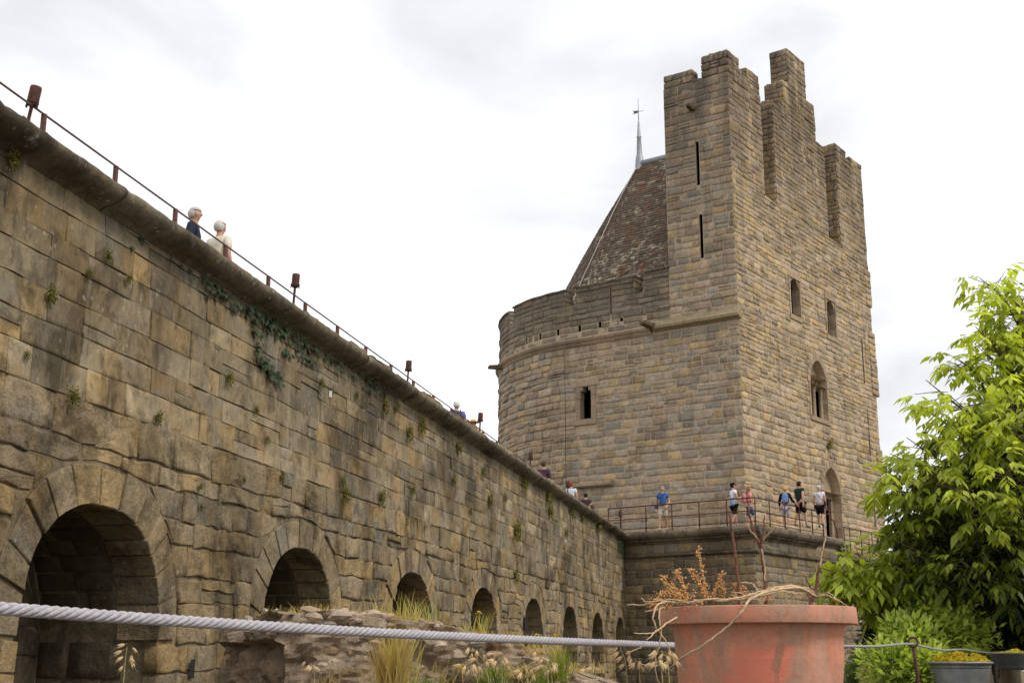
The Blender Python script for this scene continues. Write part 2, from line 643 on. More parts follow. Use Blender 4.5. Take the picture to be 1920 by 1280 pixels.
def rampart_core():
    b = MB()
    o = -.024                                  # stones stand in front of this face
    DEP = 1.45
    prof0 = []
    K = 20
    for k in range(K + 1): prof0.append(arch_pt(math.pi * (1 - k / K), HW + .03, AH + .03))
    s = W_S0
    for c in ARCH_C:
        pr = [(c - HW - .03, 0)] + [(c + x, SPR + z) for (x, z) in prof0] + [(c + HW + .03, 0)]
        a0, a1 = c - HW - .03, c + HW + .03
        if a0 > s: b.add([wmap(s, 0, o), wmap(a0, 0, o), wmap(a0, W_TOP, o), wmap(s, W_TOP, o)], [(0, 1, 2, 3)])
        for (p, q) in zip(pr[1:-2], pr[2:-1]):
            b.add([wmap(p[0], p[1], o), wmap(q[0], q[1], o), wmap(q[0], W_TOP, o), wmap(p[0], W_TOP, o)], [(0, 1, 2, 3)])
        for (p, q) in zip(pr[:-1], pr[1:]):
            b.add([wmap(p[0], p[1], o), wmap(p[0], p[1], o - DEP), wmap(q[0], q[1], o - DEP), wmap(q[0], q[1], o)], [(0, 1, 2, 3)])
        b.add([wmap(p[0], p[1], o - DEP) for p in pr], [tuple(range(len(pr)))])
        s = a1
    b.add([wmap(s, 0, o), wmap(W_S1, 0, o), wmap(W_S1, W_TOP, o), wmap(s, W_TOP, o)], [(0, 1, 2, 3)])
    bk = -3.2
    b.add([wmap(W_S0, W_TOP, o), wmap(W_S1, W_TOP, o), wmap(W_S1, W_TOP, bk), wmap(W_S0, W_TOP, bk)], [(0, 1, 2, 3)])
    b.add([wmap(W_S0, 0, bk), wmap(W_S1, 0, bk), wmap(W_S1, W_TOP, bk), wmap(W_S0, W_TOP, bk)], [(3, 2, 1, 0)])
    b.add([wmap(W_S0, 0, o), wmap(W_S0, W_TOP, o), wmap(W_S0, W_TOP, bk), wmap(W_S0, 0, bk)], [(0, 1, 2, 3)])
    b.build('mortar_core', M_RCORE, rampart)


rampart_core()


def push_out(p, hw_band=True):
    """move a point that falls inside an arch (and its voussoirs) to the rim"""
    s, z = p
    for c in ARCH_C:
        x = s - c
        if abs(x) > HW + BAND + .01: continue
        if z <= SPR:
            if abs(x) < HW: return (c + math.copysign(HW, x or 1), z), True
            return p, False
        he = intr(x, HW + BAND, AH + BAND - .03)
        if z - SPR < he:
            return (s, z), c
    return p, False


def rampart_stone(s0, s1, z0, z1, jit, step, wob):
    g = .003 if jit < .012 else .009
    poly = outline(s0 + g, s1 - g, z0 + g, z1 - g, jit, step, wob)
    cs, cz = (s0 + s1) / 2, (z0 + z1) / 2
    out, touched = [], False
    for (s, z) in poly:
        for c in ARCH_C:
            x = s - c
            hw, ah = HW + BAND, AH + BAND - .03
            if z <= SPR:
                if abs(x) < HW:
                    s = c + math.copysign(HW, cs - c)
                    touched = True
            elif abs(x) < hw and z - SPR < intr(x, hw, ah):
                touched = True
                if abs(cs - c) < hw * .72 and cz - SPR > ah * .62:
                    z = SPR + intr(x, hw, ah) + .012
                else:
                    k = (z - SPR) / ah
                    xx = hw * (max(0, 1 - k ** NEXP)) ** (1 / NEXP) if k < 1 else 0
                    s = c + math.copysign(xx + .012, cs - c)
        out.append((s, z))
    if touched:
        # drop stones that lie wholly inside the opening
        a = area(out)
        if a < .15 * (s1 - s0) * (z1 - z0) or a < .008: return None
        for c in ARCH_C:
            if abs(cs - c) < HW + BAND and cz < SPR + AH + BAND:
                pass
    return out


def rampart_stones():
    st_up, st_lo = [], []
    wob_lo = lambda s, z: .045 * noise.noise((s * .55, z * .8, 1.7)) + .025 * noise.noise((s * 1.9, z * 1.5, 5))
    wob_up = lambda s, z: .012 * noise.noise((s * 2.1, z * 2.0, 4)) + .022 * noise.noise((s * .35, z * .6, 9))

    def hole(z0, z1):
        r = []
        zc = (z0 + z1) / 2
        for c in ARCH_C:
            if zc < SPR: r.append((c - HW, c + HW))
            else:
                k = (zc - SPR) / (AH + BAND)
                if k < .90:
                    w = (HW + BAND) * (1 - k ** NEXP) ** (1 / NEXP) - (.16 if k > .3 else 0)
                    r.append((c - w, c + w))
        return r
    for (a, b, z0, z1) in courses(W_S0, W_S1, -.02, 3.52, (.22, .36), (.32, .95), hole):
        p = rampart_stone(a, b, z0, z1, .022, .26, wob_lo)
        if not p: continue
        mid = noise.noise((a * .4, z0 * .7, 21))
        worn = 1.0 if 2.5 < z0 < 3.6 else .5          # the most eroded courses run above the arches
        proud = max(-.008, rng.uniform(-.006, .022) + worn * .035 * mid)
        if worn == 1.0 and rng.random() < .10: proud = -.016
        t = [rng.random(), rng.random() * .8 + .1, rng.random()]
        if z0 < 2.0: t[0] = rng.choice((.0, .3, .45, .75, .9, .75, rng.random()))
        st_lo.append((p, wmap, proud, .16, rng.uniform(.008, .022), rng.uniform(.014, .036) * (1 if worn > .6 else .55), tuple(t), rng.random() < .4, 1))
    for (a, b, z0, z1) in courses(W_S0, W_S1, 3.52, 5.60, (.24, .36), (.30, 1.05), None, .16):
        p = rampart_stone(a, b, z0, z1, .008, .35, wob_up)
        if not p: continue
        proud = rng.uniform(-.006, .008)
        if rng.random() < .05: proud = -rng.uniform(.006, .018)
        st_up.append((p, wmap, proud, .12, rng.uniform(.003, .009), .009, rt(), rng.random() < .3, 1))
    return st_up, st_lo


def voussoirs():
    for ci, c in enumerate(ARCH_C):
        n = 13
        cuts = [0]
        for k in range(n): cuts.append(cuts[-1] + rng.uniform(.75, 1.3))
        cuts = [k / cuts[-1] * math.pi for k in cuts]
        for k in range(n):
            t0, t1 = cuts[k] + .012, cuts[k + 1] - .012
            ext = rng.uniform(-.05, .05)
            inn, outr = [], []
            for j in range(4):
                t = t0 + (t1 - t0) * j / 3
                x, z = arch_pt(t, HW + rng.uniform(-.008, .008), AH)
                inn.append((c + x, SPR + z))
                x, z = arch_pt(t, HW + BAND - .02 + ext, AH + BAND - .05 + ext)
                outr.append((c + x, SPR + z))
            b = MB()
            tint = (rng.choice((.05, .35, .5, .95, .6, .3)), rng.uniform(.35, .8), rng.random())
            stone_shape(b, inn + outr[::-1], wmap, rng.uniform(-.002, .02), .5, rng.uniform(.006, .014), .014, tint, False, (.35, .7))
            b.build('voussoir', M_RUBBLE, rampart)


def niche_stones():
    """courses on the inner sides, the back and the vault of each niche"""
    b = MB()
    for c in ARCH_C:
        for sg in (1, -1):
            jm = lambda e, z, off, c=c, sg=sg: wmap(c + sg * (HW + .03) - sg * off, z, -.024 - e)
            for (p0, p1, z0, z1) in courses(.40, 1.45, 0, SPR + .02, (.24, .36), (.3, .75)):
                stone_shape(b, outline(p0 + .01, p1 - .01, z0 + .01, z1 - .01, .008, .3), jm, rng.uniform(.0, .025), .02, .012, .01, (rng.choice((.0, .3, .6)), rng.uniform(.2, .7), .5), True)
        bm_ = lambda s, z, off: wmap(s, z, -.024 - 1.45 + off)
        for (p0, p1, z0, z1) in courses(c - HW, c + HW, 0, SPR + AH, (.26, .38), (.4, .9)):
            q = []
            for (s, z) in outline(p0 + .01, p1 - .01, z0 + .01, z1 - .01, .01, .3):
                if z > SPR: z = min(z, SPR + intr(s - c) - .01)
                q.append((s, z))
            if area(q) < .03: continue
            stone_shape(b, q, bm_, rng.uniform(.0, .04), .02, .015, .015, (rng.choice((.0, .3, .6)), rng.uniform(.3, .8), .5), True)
        K = 18
        for k in range(K):
            t0, t1 = math.pi * k / K + .008, math.pi * (k + 1) / K - .008
            if k in (0, K - 1): continue
            e = .5
            while e < 1.4:
                e1 = min(1.45, e + rng.uniform(.3, .6))
                vm = lambda e_, t_, off, c=c: wmap(c + arch_pt(t_, HW + .03 - off, AH + .03 - off)[0], SPR + arch_pt(t_, HW + .03 - off, AH + .03 - off)[1], -.05 - e_)
                stone_shape(b, [(e + .008, t0), (e1 - .008, t0), (e1 - .008, t1), (e + .008, t1)], vm, rng.uniform(.005, .02), .02, .008, .005, (rng.choice((.0, .3, .6)), rng.uniform(.1, .5), .5), True)
                e = e1
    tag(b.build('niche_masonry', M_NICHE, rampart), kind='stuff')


up_, lo_ = rampart_stones()
# the 300 stones that show largest are parts, shared over the two kinds of masonry
place_stones(rampart, lo_, M_RUBBLE, 150, 'stone', 'rough_masonry')
place_stones(rampart, up_, M_ASHLAR, 148, 'stone', 'ashlar_masonry')
voussoirs()
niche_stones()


def putlog(s, z, w=.09, h=.15):
    b = MB()
    for (a0, a1, z0, z1) in ((s - w, s + w, z - h, z + h),):
        b.add([wmap(a0, z0, .045), wmap(a1, z0, .045), wmap(a1, z1, .045), wmap(a0, z1, .045)], [(0, 1, 2, 3)])
    return b


def cornice():
    """rounded overhanging cornice of long worn blocks"""
    prof = [(-.12, 5.52), (.02, 5.545), (.045, 5.575), (.10, 5.585), (.16, 5.60), (.235, 5.635), (.285, 5.68), (.30, 5.72), (.285, 5.765), (.235, 5.80), (.12, 5.825), (-.30, 5.835), (-.9, 5.835)]
    s = W_S0
    i = 0
    while s < W_S1 - .45:
        L = rng.uniform(.9, 1.5)
        e = min(s + L, W_S1 - .42)
        if W_S1 - .42 - e < .5: e = W_S1 - .42
        b = MB()
        n = max(6, int((e - s) / .10))
        dz, dr = rng.uniform(-.008, .008), rng.uniform(-.012, .012)
        vs_, fs = [], []
        m = len(prof)
        for k in range(n + 1):
            ss = s + (e - s) * k / n
            if k == 0: ss += .004
            if k == n: ss -= .004
            for j, (o, z) in enumerate(prof):
                w = 1 if 4 <= j <= 10 else .25
                dd = (.018 * noise.noise((ss * 3.1, z * 4, 2)) + .012 * noise.noise((ss * 9, z * 9, 6))) * w
                zz = z + dz + dd * .7
                if j >= 8:
                    chip = noise.noise((ss * 1.3, 0, 31))
                    zz -= max(0, chip - .30) * .22
                vs_.append(wmap(ss, zz, o + dr + dd))
        for k in range(n):
            for j in range(m - 1):
                fs.append((k * m + j, k * m + j + 1, (k + 1) * m + j + 1, (k + 1) * m + j))
        fs.append(tuple(range(m)))
        fs.append(tuple(range((n + 1) * m - 1, n * m - 1, -1)))
        b.add(vs_, fs, rt(), True)
        b.build('cornice_block', M_CORNICE, rampart)
        s = e
        i += 1


cornice()


def coping_rubble():
    """loose worn stones left on the edge of the walk"""
    b = MB()
    for (s, L, h) in ((17.2, .5, .10), (16.7, .35, .09), (19.2, .7, .13), (20.1, 1.2, .12), (21.6, .8, .10), (23.3, 1.4, .12), (25.6, 1.8, .12), (27.6, .9, .1), (29.9, 1.4, .13), (32.6, 1.5, .1), (36, 2.0, .11), (39.4, 1.6, .10), (10.0, .5, .09)):
        bx = outline(s, s + L, -.35, .0, .02, .2)
        top = lambda a, o, off: wmap(a, 5.82 + off, o + .12)
        stone_shape(b, bx, top, h, .06, .03, .02, rt(), True)
    tag(b.build('edge_stones', M_RUBBLE, rampart), kind='stuff')


coping_rubble()
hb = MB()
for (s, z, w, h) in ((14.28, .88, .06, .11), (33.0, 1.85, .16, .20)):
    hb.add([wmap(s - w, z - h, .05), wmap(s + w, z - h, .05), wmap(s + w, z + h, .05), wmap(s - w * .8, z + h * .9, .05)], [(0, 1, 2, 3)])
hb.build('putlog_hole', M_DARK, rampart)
hb = MB()
for (s, z) in ((18.55, 4.95), (39.0, 4.45)):
    hb.box(wmap(s, z, .02), (.022, .010, .05))
hb.build('white_tag', plain('white_plate', (.8, .8, .8), .5), rampart)

# ---- railing and floodlights along the walk
RO, RTOP = -1.0, 6.93


M_RAIL = plain('railing_paint', (.13, .075, .065), .55, 0, .4, 40, .001)


def rail_line():
    t = thing('walkway_railing', wmap(28, 5.9, RO), 'thin rusty iron railing along the top of the long arched rampart', 'railing')
    b = MB()
    b.tube([wmap(W_S0 + i * 1.0, RTOP - .0058 * i, RO) for i in range(46)], .0135, 6)
    b.build('top_rail', M_RAIL, t)
    s = 8.82
    while s < 48:
        p = MB()
        p.tube([wmap(s, 5.90, RO), wmap(s, RTOP - .0058 * (s - W_S0), RO)], .034, 6)
        p.build('post', M_RUST, t)
        s += 1.585
    b = MB()
    b.tube([wmap(W_S0 + i * 1.0, 6.36, RO) for i in range(46)], .012, 6)
    b.build('middle_rail', M_RUST, t)


rail_line()


def floodlight_mesh():
    t = thing('floodlight', (0, 0, 0), 'dark red can-shaped floodlight', 'floodlight', 'floodlights on the castle railings')
    b = MB()
    b.tube([(0, 0, 0), (0, 0, .90), (.0, 0, .96)], .020, 8)
    b.build('pole', M_RUST, t, True)
    b = MB()
    b.lathe([(0, .945), (.052, .945), (.060, .955), (.064, .985), (.064, 1.15), (.060, 1.172), (.036, 1.18), (0, 1.18)], (0, 0, 0), 16)
    b.build('lamp_head', M_RUST, t, True)
    b = MB()
    b.lathe([(.066, .975), (.069, .98), (.069, .99), (.066, .995)], (0, 0, 0), 16)
    b.build('collar', M_IRON, t, True)
    b = MB()
    for sg in (-1, 1):
        b = MB()
        b.box((sg * .068, 0, .965), (.006, .012, .04))
        b.build('bracket', M_IRON, t, True)
    return t


FL = floodlight_mesh()
k_up = 8.0 / 7.1
fl_labels = ['largest red can-shaped floodlight, at the top left over the rampart railing', 'red floodlight on the rampart just right of the two white-haired walkers', 'red floodlight halfway along the rampart, left of the person in purple',
             'red floodlight beside the straw hat, just left of the round tower', 'red floodlight in front of the round tower, left of the brown-haired walker', 'red floodlight above the red-haired walker near the end of the rampart',
             'red floodlight at the very end of the rampart where it meets the tower walk']
FLS = []
for i, (s, z) in enumerate([(10.45, 6.33), (17.26, 6.41), (22.98, 6.37), (28.66, 6.40), (34.4, 6.36), (40.2, 6.32), (45.0, 6.10)]):
    o = FL if i == 0 else copy_tree(FL)
    o.rotation_euler = (rng.uniform(-.03, .03), R_(9 if i == 0 else 3), rng.uniform(-.3, .3))
    head = wmap(s * k_up, (z - 1) * k_up + 1, RO)
    o.location = head - o.rotation_euler.to_matrix() @ Vector((0, 0, 1.065))
    o['label'] = fl_labels[i]
    FLS.append(o)

# ================================================================== the tower
BT = R_(36)
nA, dA = Vector((-math.sin(BT), -math.cos(BT), 0)), Vector((-math.cos(BT), math.sin(BT), 0))
nB, dB = Vector((math.cos(BT), -math.sin(BT), 0)), Vector((math.sin(BT), math.cos(BT), 0))
TC = Vector((9.43, 52.2, 0))
TQ, TR, TW = 8.47, 7.75, 15.5
TCEN = TC + dA * TQ - nA * TR


def tmap(l, z, off=0.0):
    """along the side of the tower from its near corner, round the apse and back along the far side"""
    if l <= TQ: return TC + dA * l + nA * off + Vector((0, 0, z))
    ph = (l - TQ) / TR
    if ph <= math.pi:
        n = nA * math.cos(ph) + dA * math.sin(ph)
        return TCEN + n * (TR + off) + Vector((0, 0, z))
    r = l - TQ - math.pi * TR
    return TCEN - nA * (TR + off) - dA * r + Vector((0, 0, z))


def bmap(t, z, off=0.0): return TC + dB * t + nB * off + Vector((0, 0, z))


TOTAL = 2 * TQ + math.pi * TR
tower = thing('castle_tower', TCEN, 'tall stone tower with rounded side, tiled roof and high stepped gable, behind the rampart', 'tower')
Z_STR, Z_TOP = 14.95, 26.6
CORE_O = .0


def quad(b, mp_, s0, s1, z0, z1, off, flip=False, tint=(.5, .5, .5)):
    q = [mp_(s0, z0, off), mp_(s1, z0, off), mp_(s1, z1, off), mp_(s0, z1, off)]
    b.add(q, [(3, 2, 1, 0) if flip else (0, 1, 2, 3)], tint)


def panel(b, mp_, s0, s1, z0, z1, off, holes, maxw=99.0):
    """wall sheet with rectangular holes (s0, s1, z0, z1)"""
    ss = sorted({s0, s1, *[h[0] for h in holes], *[h[1] for h in holes]})
    zs = sorted({z0, z1, *[h[2] for h in holes], *[h[3] for h in holes]})
    ss2 = []
    for a, c in zip(ss, ss[1:]):
        n = max(1, math.ceil((c - a) / maxw))
        ss2 += [a + (c - a) * k / n for k in range(n)]
    ss = ss2 + [s1]
    for a, c in zip(ss, ss[1:]):
        for d, e in zip(zs, zs[1:]):
            m, k = (a + c) / 2, (d + e) / 2
            if any(h[0] < m < h[1] and h[2] < k < h[3] for h in holes): continue
            quad(b, mp_, a, c, d, e, off)


def recess(b, mp_, h, off, dep, owner, room=.5):
    """reveals of an opening and the unlit room behind it"""
    s0, s1, z0, z1 = h
    P = lambda s, z, o: mp_(s, z, o)
    for (p, q) in (((s0, z0), (s1, z0)), ((s1, z0), (s1, z1)), ((s1, z1), (s0, z1)), ((s0, z1), (s0, z0))):
        b.add([P(*p, off), P(*q, off), P(*q, off - dep), P(*p, off - dep)], [(0, 1, 2, 3)])
    a0, a1, c0, c1, d0, d1 = s0 - room, s1 + room, z0 - room, z1 + room, off - dep, off - dep - 2 * room - .3
    backs = MB()
    for (p, q) in (((a0, c0), (a1, c0)), ((a1, c0), (a1, c1)), ((a1, c1), (a0, c1)), ((a0, c1), (a0, c0))):
        backs.add([P(*p, d0), P(*q, d0), P(*q, d1), P(*p, d1)], [(0, 1, 2, 3)])
    quad(backs, mp_, a0, a1, c0, c1, d1)
    for (p0, p1, q0, q1) in ((a0, s0, c0, c1), (s1, a1, c0, c1), (s0, s1, c0, z0), (s0, s1, z1, c1)): quad(backs, mp_, p0, p1, q0, q1, d0)
    backs.build('dark_opening', M_DARK, owner)


# openings: side A (slits, arrow window, square holes under the merlons); gable side B (two windows, twin window, door)
HA = [(7.27, 7.89, 11.28, 12.74), (1.55, 1.71, 20.95, 22.97), (1.50, 1.66, 17.62, 19.60)]
HOLES_SQ = [(12.35, 15.21), (11.23, 15.29), (10.19, 15.30), (9.08, 15.31), (7.88, 15.31), (6.8, 15.33), (5.67, 15.45), (4.50, 15.55)]
HSLIT = [(10.64, 10.71, 15.42, 17.05), (6.17, 6.25, 15.5, 17.05)]
HA_ALL = HA + [(l - .085, l + .085, z + .0, z + .30) for l, z in HOLES_SQ] + HSLIT
HB = [(5.42, 6.42, 16.08, 17.82), (9.56, 10.58, 15.95, 17.72), (7.10, 8.98, 11.67, 13.22), (7.95, 9.86, 6.3, 8.34)]
GOTH = [(8.04, .94, 13.22, 1.18), (8.905, .955, 8.34, 1.16)]     # axis, half width, springing, rise of the pointed heads


def pointed(k, hw, rise):
    """pointed arch outline k in 0..1 from left springing over the apex to the right springing"""
    # two arcs through springing and apex
    rad = (hw * hw + rise * rise) / (2 * hw)
    cx = rad - hw
    ang = math.atan2(rise, cx)
    if k <= .5:
        a = ang * (k / .5)
        return (cx - rad * math.cos(a), rad * math.sin(a))
    a = ang * ((1 - k) / .5)
    return (-(cx - rad * math.cos(a)), rad * math.sin(a))


def tower_core():
    b = MB()
    # side A + apse + far side, up to the parapet; the turret part is handled above
    panel(b, tmap, 0, TQ, 0, 15.6, CORE_O, [h for h in HA_ALL if h[3] < 15.9 and h[1] < TQ])
    panel(b, tmap, TQ, TOTAL, 0, 15.6, CORE_O, [h for h in HA_ALL if h[3] < 15.9 and h[0] > TQ], .6)
    # parapet above 15.6 with merlons
    b0, b = b, MB()
    for (l0, l1, zt) in PARAPET:
        hs = [h for h in HSLIT if l0 < h[0] < l1]
        hs = [(h[0], h[1], 15.6, h[3]) for h in hs]
        panel(b, tmap, l0, l1, 15.6, zt - .05, CORE_O, hs, .6)
        n = max(1, int((l1 - l0) / .6))
        for k in range(n):
            a, c = l0 + (l1 - l0) * k / n, l0 + (l1 - l0) * (k + 1) / n
            b.add([tmap(a, zt - .05, CORE_O), tmap(c, zt - .05, CORE_O), tmap(c, zt - .05, -.75), tmap(a, zt - .05, -.75)], [(0, 1, 2, 3)])
            b.add([tmap(a, 13.6, -.75), tmap(c, 13.6, -.75), tmap(c, zt - .05, -.75), tmap(a, zt - .05, -.75)], [(3, 2, 1, 0)])
        for l, fl in ((l0, 0), (l1, 1)):
            b.add([tmap(l, 15.6, CORE_O), tmap(l, zt - .05, CORE_O), tmap(l, zt - .05, -.75), tmap(l, 15.6, -.75)], [(0, 1, 2, 3)])
    b.build('parapet_core', M_PMORT, tower)
    b = b0
    # gable side up to the slots
    panel(b, bmap, 0, TW, 0, 21.0, CORE_O, HB + [(g[0] - g[1], g[0] + g[1], g[2], g[2] + g[3]) for g in GOTH])
    for (ax, hw, zs, rise) in GOTH:
        K = 16
        pts = [pointed(k / K, hw, rise) for k in range(K + 1)]
        for p, q in zip(pts, pts[1:]):
            b.add([bmap(ax + p[0], zs + p[1], CORE_O), bmap(ax + q[0], zs + q[1], CORE_O), bmap(ax + q[0], zs + rise, CORE_O), bmap(ax + p[0], zs + rise, CORE_O)], [(0, 1, 2, 3)])
            b.add([bmap(ax + p[0], zs + p[1], CORE_O), bmap(ax + p[0], zs + p[1], CORE_O - .35), bmap(ax + q[0], zs + q[1], CORE_O - .35), bmap(ax + q[0], zs + q[1], CORE_O)], [(0, 1, 2, 3)])
    for h in HA_ALL: recess(b, tmap, h, CORE_O, .12 if h[1] - h[0] > .3 else .08, tower, .5 if h[1] - h[0] > .3 else .12)
    for h in HB[:2]: recess(b, bmap, h, CORE_O, .34, tower)
    recess(b, bmap, HB[2], CORE_O, .40, tower)
    recess(b, bmap, HB[3], CORE_O, .50, tower)
    # solid inside so that no light leaks: floor slab under the roof
    pts = [tmap(TOTAL * k / 40, 13.6, CORE_O - .7) for k in range(41)]
    b.add(pts, [tuple(range(41))])
    b.build('wall_core', M_MORTAR, tower)


# parapet pieces of the rounded side: (from, to, top)
PARAPET = [(3.22, 4.45, 17.55), (4.45, 5.0, 16.62), (5.0, 8.05, 17.42), (8.05, 8.72, 16.62), (8.72, 12.45, 17.38), (12.45, 13.05, 16.70), (13.05, 16.3, 17.30),
           (16.3, 17.0, 16.62), (17.0, 20.4, 17.35), (20.4, 21.1, 16.62), (21.1, 24.6, 17.35), (24.6, 25.3, 16.62), (25.3, 29, 17.35), (29, 29.7, 16.62), (29.7, 33, 17.35), (33, 33.7, 16.62), (33.7, 38.0, 17.35)]
tower_core()

# ---- turrets, gable and slots on side B above z = 21: boxes (t0, t1, z0, z1, depth)
TUR = [  # near turret with its merlons
    (0.0, 3.22, 15.6, 25.85, 3.22), (0.0, 1.10, 25.85, 26.90, 1.31), (1.10, 1.87, 25.85, 26.40, .6), (1.87, 3.12, 25.85, 26.80, .62)]
GAB = [  # stepped gable
    (4.50, 10.45, 21.0, 25.79, 1.0), (4.55, 9.49, 25.79, 26.05, .95), (5.20, 9.49, 26.05, 26.5, .92), (5.80, 9.49, 26.5, 27.62, .95), (6.50, 8.57, 27.62, 29.58, .9)]
FARB = [(11.95, 15.5, 21.0, 25.6, 2.6), (12.15, 13.38, 25.6, 26.52, 1.4), (13.38, 14.02, 25.6, 26.1, .6), (14.02, 15.45, 25.6, 26.42, 1.4), (10.45, 11.95, 21.0, 25.79, .55)]


def prism(b, t0, t1, z0, z1, dep, o=CORE_O):
    P = lambda t, z, k: bmap(t, z, o - k)
    v = [P(t0, z0, 0), P(t1, z0, 0), P(t1, z1, 0), P(t0, z1, 0), P(t0, z0, dep), P(t1, z0, dep), P(t1, z1, dep), P(t0, z1, dep)]
    b.add(v, [(0, 1, 2, 3), (5, 4, 7, 6), (4, 0, 3, 7), (1, 5, 6, 2), (3, 2, 6, 7), (4, 5, 1, 0)])


def upper_core():
    b = MB()
    e = .004
    # near turret: side A face is pierced by two slits -> built as sheets
    panel(b, tmap, 0.0, 3.22, 15.6, 25.85, CORE_O, HA[1:])
    P = lambda l, z, k: tmap(l, z, CORE_O - k)
    b.add([P(3.22, 13.6, -.0), P(3.22, 25.85, 0), P(3.22, 25.85, 3.2), P(3.22, 13.6, 3.2)], [(0, 1, 2, 3)])
    quad(b, bmap, 0, 3.22, 21.0, 25.85, CORE_O)
    b.add([bmap(3.22, 21.0, CORE_O), bmap(3.22, 25.85, CORE_O), bmap(3.22, 25.85, -3.2), bmap(3.22, 21.0, -3.2)], [(0, 1, 2, 3)])
    b.add([bmap(0, 25.85, CORE_O), bmap(3.22, 25.85, CORE_O), bmap(3.22, 25.85, -3.2), bmap(0, 25.85, -3.2)], [(0, 1, 2, 3)])
    for (t0, t1, z0, z1, dep) in ((0.05, 1.05, 25.85, 26.85, 1.26), (1.05, 1.87, 25.85, 26.35, .6), (1.87, 3.07, 25.85, 26.75, .62)): prism(b, t0, t1, z0, z1, dep)
    # merlon at the back edge of side A
    for (l0, l1, z1) in ((1.80, 3.17, 26.43), (1.2, 1.80, 25.90)):
        v = [tmap(l, z, -o_) for l in (l0, l1) for z in (25.85, z1) for o_ in (.05, .65)]
        b.add(v, [(0, 4, 6, 2), (1, 3, 7, 5), (0, 2, 3, 1), (4, 5, 7, 6), (2, 6, 7, 3)])
    for (t0, t1, z0, z1, dep) in GAB: prism(b, t0 + .02, t1 - .02, z0, z1 - .03, dep)
    for (t0, t1, z0, z1, dep) in FARB: prism(b, t0 + .02, t1 - .02, z0, z1 - .03, dep, CORE_O if t0 != 10.45 else -.95)
    # wall behind the slots, reaching down to their sloping sills
    quad(b, bmap, 3.22, 4.55, 21.0, 24.4, -1.5)
    b.add([bmap(3.22, 21.0, CORE_O), bmap(4.55, 21.0, CORE_O), bmap(4.55, 22.6, -1.5), bmap(3.22, 22.6, -1.5)], [(0, 1, 2, 3)])
    b.add([bmap(3.22, 24.4, -1.5), bmap(4.55, 24.4, -1.5), bmap(4.55, 24.4, -3.2), bmap(3.22, 24.4, -3.2)], [(0, 1, 2, 3)])
    # back of the tower top, so the roof space is closed behind the gable
    b.add([bmap(3.2, 13.6, -2.2), bmap(TW - .1, 13.6, -2.2), bmap(TW - .1, 21.5, -2.2), bmap(3.2, 21.5, -2.2)], [(3, 2, 1, 0)])
    b.add([bmap(4.05, 21.0, -.95), bmap(TW, 21.0, -.95), bmap(TW, 21.0, -2.2), bmap(4.05, 21.0, -2.2)], [(0, 1, 2, 3)])
    b.add([bmap(TW, 0, CORE_O), bmap(TW, 0, -2.6), bmap(TW, 25.6, -2.6), bmap(TW, 25.6, CORE_O)], [(0, 1, 2, 3)])
    b.build('upper_wall_core', M_MORTAR, tower)


upper_core()


def hole_rows(holes, margin=.02, arches=()):
    def f(z0, z1):
        r = []
        for h in holes:
            if z1 > h[2] - .03 and z0 < h[3] + .03: r.append((h[0] - margin, h[1] + margin))
        for (ax, hw, zs, rise, bd) in arches:
            if z1 > zs and z0 < zs + rise + bd:
                k = max(0.0, min(1.0, ((z0 + z1) / 2 - zs) / (rise + bd)))
                w = (hw + bd) * math.sqrt(max(0, 1 - k ** 1.6))
                if w > .06: r.append((ax - w, ax + w))
        return r
    return f


